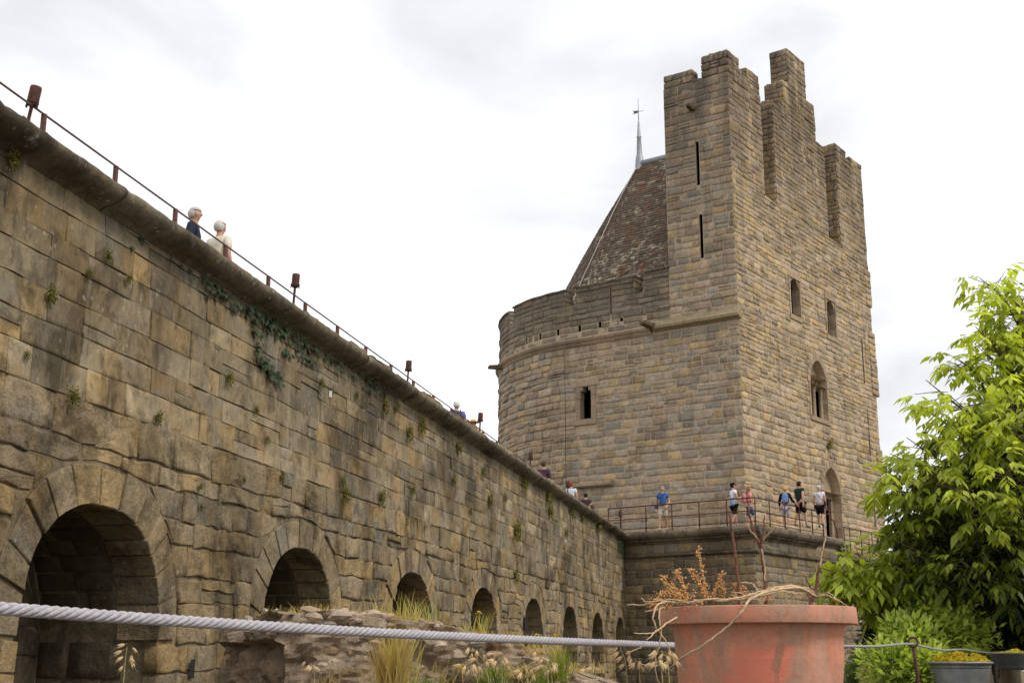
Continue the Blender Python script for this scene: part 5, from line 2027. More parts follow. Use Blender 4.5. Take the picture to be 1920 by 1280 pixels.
b.tube(curve_pts(pb, 6), .0052, 6)
b.build('rope', M_ROPE2, r2)
ip = thing('ring_post', (ring_c.x, ring_c.y, 0), 'rusty iron post with a ring at its top in front of the green shrub', 'post')
b = MB()
gz = ring_c.z - .026
b.tube([(ring_c.x + .03, ring_c.y, 0), (ring_c.x + .022, ring_c.y, gz * .5), (ring_c.x + .008, ring_c.y, gz - .10), (ring_c.x, ring_c.y, gz)], [.011, .0105, .0095, .0085], 8)
b.build('rod', M_RUST, ip)
b = MB()
ring = [ring_c + Vector((.021 * math.cos(a), .0, .021 * math.sin(a))) for a in [2 * math.pi * k / 20 for k in range(21)]]
b.tube(ring, .0058, 8)
b.build('ring', M_RUST, ip)
p2 = pt(1862, 1222, 7.2)
ip = thing('short_post', (p2.x, p2.y, 0), 'thin dark iron stake on the stone ledge left of the dark bowl', 'post')
b = MB()
b.tube([p2 + Vector((.03, 0, -p2.z)), p2], .012, 7)
b.build('rod', M_IRON, ip)

# ---- stone ledge with the planters
LZ = .945
ld = thing('stone_ledge', pt(1885, 1262, 7.6) * 1.0, 'pale stone ledge at the lower right carrying the planters', 'ledge')
ld.location.z = 0
b = MB()
v = []
C4 = [(2.13, 5.6), (4.6, 5.3), (5.2, 9.5), (3.35, 9.5), (2.47, 6.45)]
b.add([(x, y, 0) for x, y in C4] + [(x, y, LZ) for x, y in C4], [(5, 6, 7, 8, 9)] + [(i, (i + 1) % 5, (i + 1) % 5 + 5, i + 5) for i in range(5)], (.3, .6, .5))
b.build('ledge_top', stone_mat('pale_ledge', [(.42, .36, .28), (.42, .36, .28)], .01, .006, .3, None, .2, .2, 40, vary=.05), ld)
tub_c = pt(1797, 1246, 6.7)
lb = thing('low_block', (tub_c.x, tub_c.y, 0), 'low pale stone block under the ribbed zinc tub', 'stone block')
b = MB()
b.box((0, 0, .41), (.24, .22, .41), None, (.4, .6, .5))
b.build('block', M_PLINTH, lb, True)
b = MB()
b.box((0, 0, .832), (.28, .25, .012), None, (.4, .6, .5))
b.build('slab', M_PLINTH, lb, True)
M_ZINC = plain('weathered_zinc', (.25, .26, .26), .55, .55, .25, 20, .001, .4)
tb = thing('zinc_tub', (tub_c.x, tub_c.y, .845), 'ribbed grey zinc tub filled with yellow stonecrop', 'planter')
TH = tub_c.z - .845 + .012
b = MB()
prof = [(0, 0), (.132, 0)]
for k in range(9):
    z = .008 + (TH - .02) * k / 8
    r = .134 + .022 * (z / TH)
    prof += [(r - .0025, z), (r + .0025, z + (TH - .02) / 16)]
prof += [(.157, TH - .008), (.166, TH - .006), (.169, TH), (.166, TH + .005), (.155, TH + .003), (.150, TH - .03), (0, TH - .03)]
b.lathe(prof, (0, 0, 0), 44)
b.build('tub', M_ZINC, tb, True)
M_SEDUM = leaf_mat('stonecrop', (.56, .54, .05), (.66, .44, .04), .3)


def sedum(parent, c, rx, ry, n, hh, seed_col=None):
    b = MB()
    for _ in range(n):
        a = rng.random() * 2 * math.pi
        q = math.sqrt(rng.random())
        x, y = q * rx * math.cos(a), q * ry * math.sin(a)
        lump = .55 + .45 * math.sin(x * 55 + 1.3) * math.cos(y * 40)
        h = hh * (1 - .55 * q * q) * lump
        p = Vector(c) + Vector((x, y, h * rng.uniform(.5, 1)))
        n_ = 6
        r = rng.uniform(.006, .011)
        tint = (rng.random(), rng.random(), 0)
        ring = [p + Vector((r * math.cos(2 * math.pi * k / n_ + a), r * math.sin(2 * math.pi * k / n_ + a), rng.uniform(.002, .007))) for k in range(n_)]
        b.add([p - Vector((0, 0, .012))] + ring + [p + Vector((0, 0, .006))], [(0, 1 + (k + 1) % n_, 1 + k) for k in range(n_)] + [(n_ + 1, 1 + k, 1 + (k + 1) % n_) for k in range(n_)], tint, False)
    return b.build('stonecrop', M_SEDUM, parent, True)


sedum(tb, (0, 0, TH - .012), .148, .148, 1100, .075)
bw_c = pt(1905, 1252, 6.35)
bw = thing('dark_bowl', (bw_c.x, bw_c.y, LZ), 'dark oval bowl with low yellow plants on the stone ledge at the right edge', 'planter')
b = MB()
b.lathe([(0, 0), (.075, 0), (.088, .008), (.086, .014), (.098, .03), (.110, .070), (.114, .074), (.109, .078), (.10, .066), (0, .062)], (0, 0, 0), 36)
b.build('bowl', plain('dark_glazed_clay', (.055, .062, .058), .45, 0, .3, 16, .001, .4), bw, True)
sedum(bw, (0, 0, .064), .095, .095, 340, .03)
# iron pales seen behind the pot
fn_c = pt(1578, 1260, 9.0)
fn = thing('iron_fence', (fn_c.x, fn_c.y, 0), 'short run of dark iron pales just right of the terracotta pot', 'fence')
for (x, yt) in ((1570, 1256), (1578, 1240), (1587, 1244), (1596, 1240), (1605, 1246)):
    q = pt(x, yt, 9.0)
    b = MB()
    b.tube([(q.x, q.y, 0), (q.x, q.y, q.z - .03), (q.x, q.y, q.z)], [.0075, .0075, .001], 6)
    b.build('pale', M_IRON, fn)
b = MB()
b.tube([pt(1560, 1300, 9.0), pt(1615, 1300, 9.0)], .008, 6)
b.build('rail', M_IRON, fn)


# ================================================================== the ruined wall in the middle distance
def ruin():
    t = thing('ruined_wall', (-.6, 8.9, 0), 'crumbling lump of rubble masonry with dry grass between the rope and the arches', 'ruin')
    A, B, C, D_, E_ = Vector((-2.12, 10.2, 0)), Vector((-1.45, 8.5, 0)), Vector((.95, 9.1, 0)), Vector((1.1, 11.0, 0)), Vector((-2.0, 11.2, 0))
    per = [A, B, C, D_, E_]
    path = []
    for i in range(5):
        p, q = per[i], per[(i + 1) % 5]
        n = max(4, int((q - p).length / .035))
        path += [(p.lerp(q, k / n), i) for k in range(n)]
    def top(x): 
        # top line falls to the right in worn steps
        pts = [(-2.2, 1.26), (-1.9, 1.30), (-1.2, 1.29), (-.75, 1.25), (-.35, 1.18), (.0, 1.10), (.22, 1.02), (.45, .90), (.7, .80), (1.2, .70)]
        for (x0, z0), (x1, z1) in zip(pts, pts[1:]):
            if x0 <= x <= x1: return z0 + (z1 - z0) * (x - x0) / (x1 - x0)
        return pts[0][1] if x < pts[0][0] else pts[-1][1]
    NZ = 46
    n = len(path)

    def rug(x, y, z):
        q = Vector((x * 7.5, y * 7.5, z * 11))
        d1 = noise.voronoi(q + noise.noise_vector(q * .6) * .7)[0]
        d2 = noise.voronoi(q * 2.1 + noise.noise_vector(q) * .5)[0]
        d3 = noise.voronoi(q * 4.3)[0]
        return .10 * (.45 - d1[0]) + .05 * (.4 - d2[0]) + .022 * (.4 - d3[0]) + .16 * noise.noise((x * 1.3, y * 1.3, z * 2.2)) + .09 * noise.noise((x * 3.5, y * 3.5, z * 7))
    vs_, fs = [], []
    ctr = sum(per, Vector()) / 5
    for k in range(NZ + 1):
        v = k / NZ
        for (p, sd) in path:
            H = top(p.x) + .03 * noise.noise((p.x * 3, p.y * 3, 1))
            z = H * v
            e_ = (per[(sd + 1) % 5] - per[sd]).normalized()
            out = ((p - ctr).normalized() * .35 + Vector((e_.y, -e_.x, 0)) * .65).normalized()
            d = rug(p.x, p.y, z)
            if sd == 0: d -= .10 * (1 if v < .86 else -.6)          # undercut left end below the top slab
            if v > .93: d -= .05
            vs_.append(p + out * d + Vector((0, 0, z)))
    for k in range(NZ):
        for i in range(n):
            j = (i + 1) % n
            fs.append((k * n + i, k * n + j, (k + 1) * n + j, (k + 1) * n + i))
    o = len(vs_)
    vs_.append(Vector((ctr.x, ctr.y, top(ctr.x) + .05)))
    for i in range(n): fs.append((NZ * n + i, NZ * n + (i + 1) % n, o))
    b = MB()
    b.add(vs_, fs, (.5, .5, .5), False)
    b.build('rubble_core', M_RUINC, t)
    # rubble stones, eight shared shapes
    shapes = []
    for q in range(8):
        b = MB()
        pts = []
        for i in range(5):
            th = math.pi * (i / 4 - .5)
            m = 1 if i in (0, 4) else 7
            for j in range(m):
                a = 2 * math.pi * j / 7 + q
                r = rng.uniform(.75, 1.2)
                pts.append((math.cos(th) * math.cos(a) * r, math.cos(th) * math.sin(a) * r, math.sin(th) * rng.uniform(.8, 1.15)))
        f = [(0, 1 + (j + 1) % 7, 1 + j) for j in range(7)]
        for i in range(2): f += [(1 + i * 7 + j, 1 + i * 7 + (j + 1) % 7, 8 + i * 7 + (j + 1) % 7, 8 + i * 7 + j) for j in range(7)]
        f += [(22, 15 + j, 15 + (j + 1) % 7) for j in range(7)]
        b.add(pts, f, (q / 8 + .05, rng.random(), .5), False)
        shapes.append(b.mesh('rubble_stone', M_RUIN))
    small = MB()
    cnt = 0
    for q in range(1500):
        i = rng.randrange(n)
        p, sd = path[i]
        if sd in (3,): continue
        if sd in (0, 2) and rng.random() < .6: continue
        v = rng.random() ** .6
        H = top(p.x)
        e_ = (per[(sd + 1) % 5] - per[sd]).normalized()
        out = ((p - ctr).normalized() * .35 + Vector((e_.y, -e_.x, 0)) * .65).normalized()
        z = H * v
        d = rug(p.x, p.y, z)
        if sd == 0: d -= .12
        w_ = .04
        c = p + out * (d - w_ * .6) + Vector((0, 0, z))
        if rng.random() < .35:
            c = p.lerp(ctr, rng.uniform(0, .5)) + Vector((0, 0, top(p.x) + rng.uniform(-.05, .015)))
        w = rng.uniform(.018, .055)
        sc = (w * rng.uniform(.9, 1.6), w * rng.uniform(.7, 1.1), w * rng.uniform(.5, .9))
        rot = (rng.uniform(-.3, .3), rng.uniform(-.3, .3), math.atan2(out.y, out.x) + math.pi / 2 + rng.uniform(-.5, .5))
        if w > .036 and cnt < 290 and sd == 1:
            o = link('rubble_stone', shapes[cnt % 8], t)
            o.location = c - Vector(t.location)
            o.scale = sc
            o.rotation_euler = rot
            cnt += 1
        else:
            M = Matrix.LocRotScale(c, __import__('mathutils').Euler(rot), Vector(sc))
            me = shapes[q % 8]
            small.add([M @ x.co for x in me.vertices], [tuple(pl_.vertices) for pl_ in me.polygons], rt(), False)
    tag(small.build('small_rubble', M_RUIN, t), kind='stuff')
    return top


RTOPF = ruin()

# ---- grasses and weeds
M_DRYG = leaf_mat('dry_grass_blade', (.50, .36, .14), (.40, .40, .12), .35, .7)
M_GRN = leaf_mat('weed_leaf', (.10, .16, .025), (.26, .30, .04), .4)


def blades(b, c, n, h, spread, lean=.35, w=.004, tint=None, seed=None):
    for _ in range(n):
        a = rng.random() * 6.283
        r = spread * math.sqrt(rng.random())
        p = Vector(c) + Vector((r * math.cos(a), r * math.sin(a), -.02))
        hh = h * rng.uniform(.45, 1.1)
        d = Vector((rng.gauss(0, lean), rng.gauss(0, lean), 1)).normalized()
        bend = Vector((rng.gauss(0, .3), rng.gauss(0, .3), -.12))
        side = Vector((math.cos(a + 1), math.sin(a + 1), 0)) * w * rng.uniform(.6, 1.3)
        q = [p + d * hh * k + bend * hh * k * k * .5 for k in (0, .35, .7, 1)]
        t = tint or (rng.random(), rng.random(), 0)
        if tint: t = (min(1, max(0, tint[0] + rng.uniform(-.25, .25))), rng.random(), 0)
        b.add([q[0] - side, q[0] + side, q[1] - side, q[1] + side, q[2] - side * .7, q[2] + side * .7, q[3]], [(0, 1, 3, 2), (2, 3, 5, 4), (4, 5, 6)], t, True)


def tuft(label, spots, n_, m, group=None, name='grass_tuft'):
    b = MB()
    for (c, n, h, sp, le, w, t) in spots: blades(b, c, n, h, sp, le, w, t)
    p = Vector(spots[0][0])
    t_ = thing(name, p, label, 'grass', group)
    tag(b.build('blades', m, t_), kind='stuff')


def on_ruin(x, y, Y):
    q = pt(x, y, Y)
    return Vector((q.x, q.y, RTOPF(q.x)))


tuft('tall dry yellow grass growing up the middle of the ruined wall', [(pt(737, 1290, 8.25), 220, .46, .10, .14, .0035, (.1, 0, 0)), (pt(745, 1275, 8.3), 60, .34, .12, .2, .004, (.7, 0, 0)), (pt(725, 1285, 8.2), 60, .3, .1, .25, .003, (.0, 0, 0))], 0, M_DRYG)
tuft('feathery green and yellow grass on top of the ruined wall before the third arch', [(on_ruin(745, 1165, 9.1), 110, .24, .20, .3, .0025, (.5, 0, 0)), (on_ruin(790, 1165, 9.2), 60, .20, .16, .3, .0025, (.9, 0, 0)), (on_ruin(735, 1165, 9.0), 50, .12, .2, .5, .003, (.0, 0, 0))], 0, M_DRYG)
tuft('ragged straw and weeds scattered over the top edge of the ruined wall', [(on_ruin(x_, 1160, 9.0 + .3 * (x_ % 3)), 26, .11, .12, .6, .002, ((x_ % 5) / 6, 0, 0)) for x_ in range(500, 900, 26)] + [(pt(x_, 1255 + (x_ % 7) * 5, 8.35), 20, .12, .08, .6, .002, ((x_ % 5) / 7, 0, 0)) for x_ in range(620, 1000, 31)], 0, M_DRYG)
tuft('low rust coloured weed on the ruined wall before the second arch', [(on_ruin(590, 1158, 9.3), 70, .12, .12, .6, .003, (.05, 0, 0)), (on_ruin(585, 1158, 9.2), 12, .16, .06, .3, .002, (.8, 0, 0))], 0, M_DRYG)
tuft('upright thin weed on the ruined wall before the fourth arch', [(on_ruin(898, 1185, 9.2), 46, .22, .06, .3, .0025, (.75, 0, 0)), (on_ruin(890, 1188, 9.2), 26, .10, .12, .5, .003, (.1, 0, 0))], 0, M_DRYG)
tuft('pale straw grass lying along the falling right side of the ruined wall', [(on_ruin(930, 1220, 9.0), 130, .12, .25, .6, .003, (.05, 0, 0)), (on_ruin(1000, 1240, 8.95), 120, .13, .22, .6, .003, (.1, 0, 0)), (on_ruin(1075, 1270, 8.95), 120, .11, .3, .6, .003, (.0, 0, 0)), (pt(960, 1262, 8.6), 120, .13, .2, .5, .003, (.3, 0, 0))], 0, M_DRYG)
tuft('bright green weed beside the rope below the fifth and sixth arches', [(pt(1050, 1270, 8.4), 90, .24, .07, .25, .004, (.9, 0, 0)), (pt(1020, 1280, 8.4), 50, .2, .07, .3, .004, (.5, 0, 0))], 0, M_GRN)
tuft('dark green weeds on the ruined wall face left of centre', [(pt(925, 1275, 8.35), 80, .16, .12, .4, .004, (.1, 0, 0)), (pt(800, 1290, 8.2), 60, .13, .1, .5, .004, (.3, 0, 0))], 0, M_GRN)
b = MB()
for (x, y) in ((1008, 1191), (1044, 1190), (867, 1251), (898, 1148)):
    q = pt(x, y, 8.6)
    b.tube([q + Vector((.01, 0, -.22)), q], .0018, 4)
    for k in range(14): 
        c = q + Vector((rng.gauss(0, .010), rng.gauss(0, .010), rng.gauss(0, .006)))
        b.add([c + Vector(v) * .006 for v in oct_v], oct_f, rt())
yf = thing('yellow_flower', pt(1008, 1230, 8.6), 'thin weeds with yellow flower heads by the rope in front of the far arches', 'weed')
b.build('flower_heads', plain('yellow_petal', (.55, .36, .03), .7), yf)

# wild oats close to the camera: one stalk with hanging spikelets, copied
M_OAT = plain('oat_husk', (.62, .44, .24), .65, 0, .25, 200, .0004)
M_OATS = plain('oat_stalk', (.42, .36, .16), .7, 0, .2, 50)


def spikelet_mesh():
    b = MB()
    for (sx, tilt) in ((-1, .16), (1, .16)):
        pts, rr = [], []
        for k in range(7):
            v = k / 6
            pts.append((sx * (.0016 + tilt * .022 * v * v * .8), 0, -.024 * v))
            rr.append(max(.0003, .0034 * math.sin(math.pi * min(1, v * .95 + .05)) ** .8))
        b.tube(pts, rr, 6, rt())
    b.tube([(0, 0, .008), (0, 0, 0)], .0004, 4)
    b.tube([(0, 0, -.02), (.004, .002, -.038)], .0003, 4)
    return b.mesh('spikelet', M_OAT)


SPK = spikelet_mesh()
OATS = [(238, 1212, 228, 3.0, 9, 'leftmost wild oat stalk, in front of the first arch pier'), (583, 1243, 592, 3.0, 6, 'wild oat stalk at the left foot of the ruined wall'), (885, 1212, 930, 2.9, 7, 'tall wild oat stalk leaning left below the rope, left of centre'),
        (872, 1248, 905, 2.8, 7, 'short wild oat stalk with drooping husks, left of the tall leaning one'), (935, 1228, 945, 2.9, 8, 'wild oat stalk with long pale husks right of the tall leaning one'), (1012, 1222, 1035, 2.9, 6, 'wild oat stalk standing before the sixth arch'),
        (1020, 1246, 1042, 2.8, 7, 'low wild oat stalk below the one before the sixth arch'), (985, 1262, 990, 2.8, 4, 'wild oat tip just above the lower picture edge between two taller stalks'), (1163, 1212, 1182, 2.8, 7, 'wild oat stalk hanging below the rope before the last arch'), (1190, 1234, 1205, 2.7, 6, 'wild oat stalk with spread husks left of the dangling vines'),
        (1108, 1253, 1122, 2.9, 3, 'small wild oat stalk between the two clumps of oats'), (1240, 1218, 1262, 2.46, 8, 'dense wild oat stalk against the left side of the terracotta pot'), (1226, 1240, 1250, 2.44, 6, 'lowest wild oat stalk beside the terracotta pot and hanging vines')]
for (x, y, xb, Y, n, lab) in OATS:
    tip, base = pt(x, y, Y), pt(xb, 1420, Y)
    base = Vector((base.x, base.y, 0))
    t = thing('wild_oat', base, lab, 'wild oat', 'dry wild oats along the lower picture edge')
    mid = pt(xb + (x - xb) * .25, 1300, Y)
    pts = curve_pts([base, Vector((base.x, base.y, .4)), mid, tip], 8)
    b = MB()
    b.tube(pts, [.0016 + (.0005 - .0016) * i / (len(pts) - 1) for i in range(len(pts))], 5)
    b.build('stalk', M_OATS, t)
    for k in range(n):
        v = 1 - .085 * k / n * 4 if k else 1.0
        f = (len(pts) - 1) - (k / n) * 6.6
        i = max(0, min(len(pts) - 2, int(f)))
        p = pts[i].lerp(pts[i + 1], f - i)
        sg = 1 if k % 2 else -1
        q = p + Vector((sg * rng.uniform(.003, .015), rng.uniform(-.008, .008), rng.uniform(-.003, .006)))
        o = link('spikelet', SPK, t)
        o.location = q - Vector(t.location)
        o.rotation_euler = (rng.uniform(-.5, .5), rng.uniform(.1, 1.0) + (.3 if sg < 0 else -.9), rng.uniform(-.6, .6))
        o.scale = [rng.uniform(.55, .8)] * 3

# ---- plants rooted in the rampart's joints
def wall_plants():
    protos = []
    for q in range(3):
        b = MB()
        for _ in range(130):
            a = rng.random() * 6.283
            d = Vector((abs(rng.gauss(.6, .4)) + .2, rng.gauss(0, .55), rng.gauss(.25 if q != 1 else -.5, .5))).normalized()
            L = rng.uniform(.025, .05)
            side = d.cross(Vector((rng.gauss(0, .5), rng.gauss(0, .5), 1))).normalized() * rng.uniform(.007, .013)
            p = Vector((abs(d.x) * .5, d.y, d.z)) * .12 * rng.random() ** .6
            b.add([Vector((0, -.002, 0)), Vector((0, .002, 0)), p], [(0, 1, 2)], (.2, .4, 0), True)
            d = (d + Vector((rng.gauss(0, .6), rng.gauss(0, .6), rng.gauss(0, .6)))).normalized()
            t = (rng.random(), rng.random(), 0)
            b.add([p, p + d * L * .55 + side, p + d * L + Vector((0, 0, -.01)), p + d * L * .55 - side], [(0, 1, 2, 3)], t, True)
        protos.append(b.mesh('wall_plant', M_WP))
    spots = [(10.09, 5.25, 1.3, 'green tuft under the cornice at the far left edge of the rampart'), (20, 0, 0, '')]
    px = [(20, 305, 1.25, 'green tuft under the cornice at the far left edge of the rampart'), (92, 545, 1.2, 'bright yellow-green tuft high on the left of the rampart ashlar'), (132, 746, 1.15, 'yellow-green tuft above the largest arch'),
          (428, 712, 1.1, 'pale green tuft high above the second arch'), (296, 778, 1.0, 'drooping tuft right above the largest arch'), (200, 482, .8, None), (165, 515, .7, None), (240, 520, .7, None), (478, 770, .8, None), (500, 825, .7, None), (527, 890, .8, None), (455, 900, .6, None), (602, 720, .8, None), (622, 730, .6, None), (667, 742, .7, None), (720, 765, 1.4, None), (742, 760, .9, None), (787, 800, 1.7, None), (765, 815, 1.5, None), (858, 830, 1.5, None), (640, 905, 1.0, None), (645, 930, 1.3, None), (715, 925, 1.3, None), (772, 920, 1.0, None), (905, 885, 1.3, None), (850, 895, 1.0, None), (980, 905, 2.0, None), (965, 1000, 2.3, None), (917, 930, 1.6, None), (945, 935, 1.2, None), (1025, 935, 2.2, None), (1030, 950, 2.0, None), (1070, 960, 1.8, None), (1120, 985, 2.6, None), (1090, 965, 1.6, None), (1060, 1000, 1.5, None), (965, 1080, 1.8, None), (375, 908, .6, None), (375, 950, .5, None), (48, 668, .6, None), (970, 985, 1.6, None), (880, 960, 1.0, None)]
    for i, (x, y, sc, lab) in enumerate(px):
        u, v = x - 960, 640 - y
        r = Vector((u, -v * SP + F_PX * CP, v * CP + F_PX * SP))
        k = DW / -(r.x * -ca * -1 - r.y * sa) if False else (-(DW - .02)) / (r.x * ca - r.y * sa)
        p = Vector((0, 0, CZ)) + r * k
        o = link('wall_plant', protos[i % 3])
        o.location = p
        o.rotation_euler = (rng.uniform(-.4, .4), 0, -AW)
        o.scale = (.8 * sc, sc * .85, sc * (1.3 if y > 700 and x > 600 else 1))
        if not lab:
            ss = p.x * sa + p.y * ca
            ai = max(0, min(7, round((ss - 12.15) / 5.52)))
            hi = 'just under the cornice' if p.z > 4.9 else ('in the smooth upper stones' if p.z > 3.6 else ('in the rough middle courses' if p.z > 2.9 else 'beside the arch'))
            size = 'tiny' if sc < .75 else ('small' if sc < 1.25 else ('large' if sc < 1.9 else 'long hanging'))
            sd_ = ss - (12.15 + 5.52 * ai)
            lab = size + ' weed tuft ' + hi + (', right of' if sd_ > .9 else ', left of' if sd_ < -.9 else ', straight above') + ' the ' + ('first', 'second', 'third', 'fourth', 'fifth', 'sixth', 'seventh', 'last')[ai] + ' arch'
        tag(o, lab, 'weed', 'weeds rooted in the joints of the rampart')


M_WP = leaf_mat('wall_weed', (.07, .085, .018), (.24, .20, .04), .3, .7)
wall_plants()


def ivy():
    t = thing('ivy', wmap(16, 5.5, .05), 'dark green ivy trailing under the rampart cornice between the white-haired pair and the second lamp', 'ivy')
    m = leaf_mat('ivy_leaf', (.014, .028, .008), (.045, .075, .018), .2, .6)
    def leaves(b, s, z, n, ds, dz):
        for _ in range(n):
            p = wmap(s + rng.gauss(0, ds), min(5.57, z + rng.gauss(0, dz)), rng.uniform(.01, .07))
            r = rng.uniform(.022, .055)
            x = Vector((sa, ca, 0))
            u = (x * rng.uniform(.7, 1) + Vector((ca, -sa, 0)) * rng.uniform(-.3, .5)).normalized()
            w = Vector((ca * .3, -sa * .3, -1 + rng.uniform(-.3, .3))).normalized()
            b.add([p, p + u * r + w * r * .4, p + w * r * 1.7, p - u * r + w * r * .4, p + w * r * .15], [(0, 1, 4), (1, 2, 4), (2, 3, 4), (3, 0, 4)], (rng.random(), rng.random(), 0), False)
    b = MB()
    s = 12.4
    while s < 22.5:
        dens = max(0, noise.noise((s * .9, 0, 4)) + (.75 if 14 < s < 19 else .1))
        leaves(b, s, 5.50 - rng.uniform(0, .05), int(9 * dens), .08, .06)
        s += .10
    for (s_, z0, n, ds, dz) in ((15.75, 5.02, 26, .05, .12), (15.95, 4.88, 50, .10, .05), (16.3, 4.78, 70, .14, .05), (15.6, 5.3, 14, .05, .06), (16.75, 5.18, 20, .1, .03), (17.6, 5.28, 26, .2, .03)): leaves(b, s_, z0, n, ds, dz)
    for s_ in (50.6, 51.2, 51.7, 52.1): leaves(b, s_, 5.3, 120, .2, .2)
    tag(b.build('leaves', m, t), kind='stuff')
    b = MB()
    for k in range(4): b.tube([wmap(14 + k * 1.9, 5.53, .02), wmap(15 + k * 1.9, 5.50, .03), wmap(15.9 + k * 1.9, 5.53, .02)], .006, 4)
    tag(b.build('ivy_stems', M_TWIG, t), kind='stuff')


ivy()
# the small bush under the twin window of the tower
o = link('wall_plant', bpy.data.meshes['wall_plant'])
o.location = bmap(8.75, 10.55, .02)
o.rotation_euler = (0, .5, -BT)
o.scale = (2.2, 2.6, 3.2)
tag(o, 'small dark bush growing from the tower wall under the twin window', 'weed')


# ================================================================== trees and shrubs on the right
def leafy(b, p, d, up, size, young, n=5):  # young: leaf age, on the tree also its painted light and shade
    """a hanging compound leaf: stalk direction d, leaflets folded along their midrib"""
    for k in range(n):
        if k == n - 1: q, dd = p + d * size * .75, d
        else:
            sg = 1 if k % 2 else -1
            q = p + d * size * (.25 + .28 * (k // 2))
            side = d.cross(up)
            side = side.normalized() if side.length > .01 else Vector((1, 0, 0))
            dd = (d * .55 + side * sg * .9).normalized()
        dd = (dd + Vector((0, 0, -.45 + rng.uniform(-.3, .2)))).normalized()
        L = size * rng.uniform(.50, .72)
        w = dd.cross(Vector((rng.uniform(-.4, .4), rng.uniform(-.4, .4), 1)))
        w = w.normalized() * L * .23 if w.length > .01 else Vector((L * .23, 0, 0))
        nrm = w.cross(dd).normalized() * L * .07
        t = (min(1, max(0, young + rng.uniform(-.2, .2))), rng.random(), 0)
        m1, m2, tip = q + dd * L * .38, q + dd * L * .72, q + dd * L - Vector((0, 0, L * .12))
        b.add([q, m1 - nrm, m2 - nrm, tip, m1 + w, m2 + w * .62, m1 - w, m2 - w * .62], [(0, 4, 1), (1, 4, 5, 2), (2, 5, 3), (0, 1, 6), (1, 2, 7, 6), (2, 3, 7)], t, True)


M_MAPLE = leaf_mat('maple_leaf', (.012, .031, .007), (.58, .66, .07), .42, .38)  # dark end carries the lower crown's shade, bright end lit young leaves
M_BARK = plain('tree_bark', (.14, .105, .075), .9, 0, .35, 18, .01, .1)


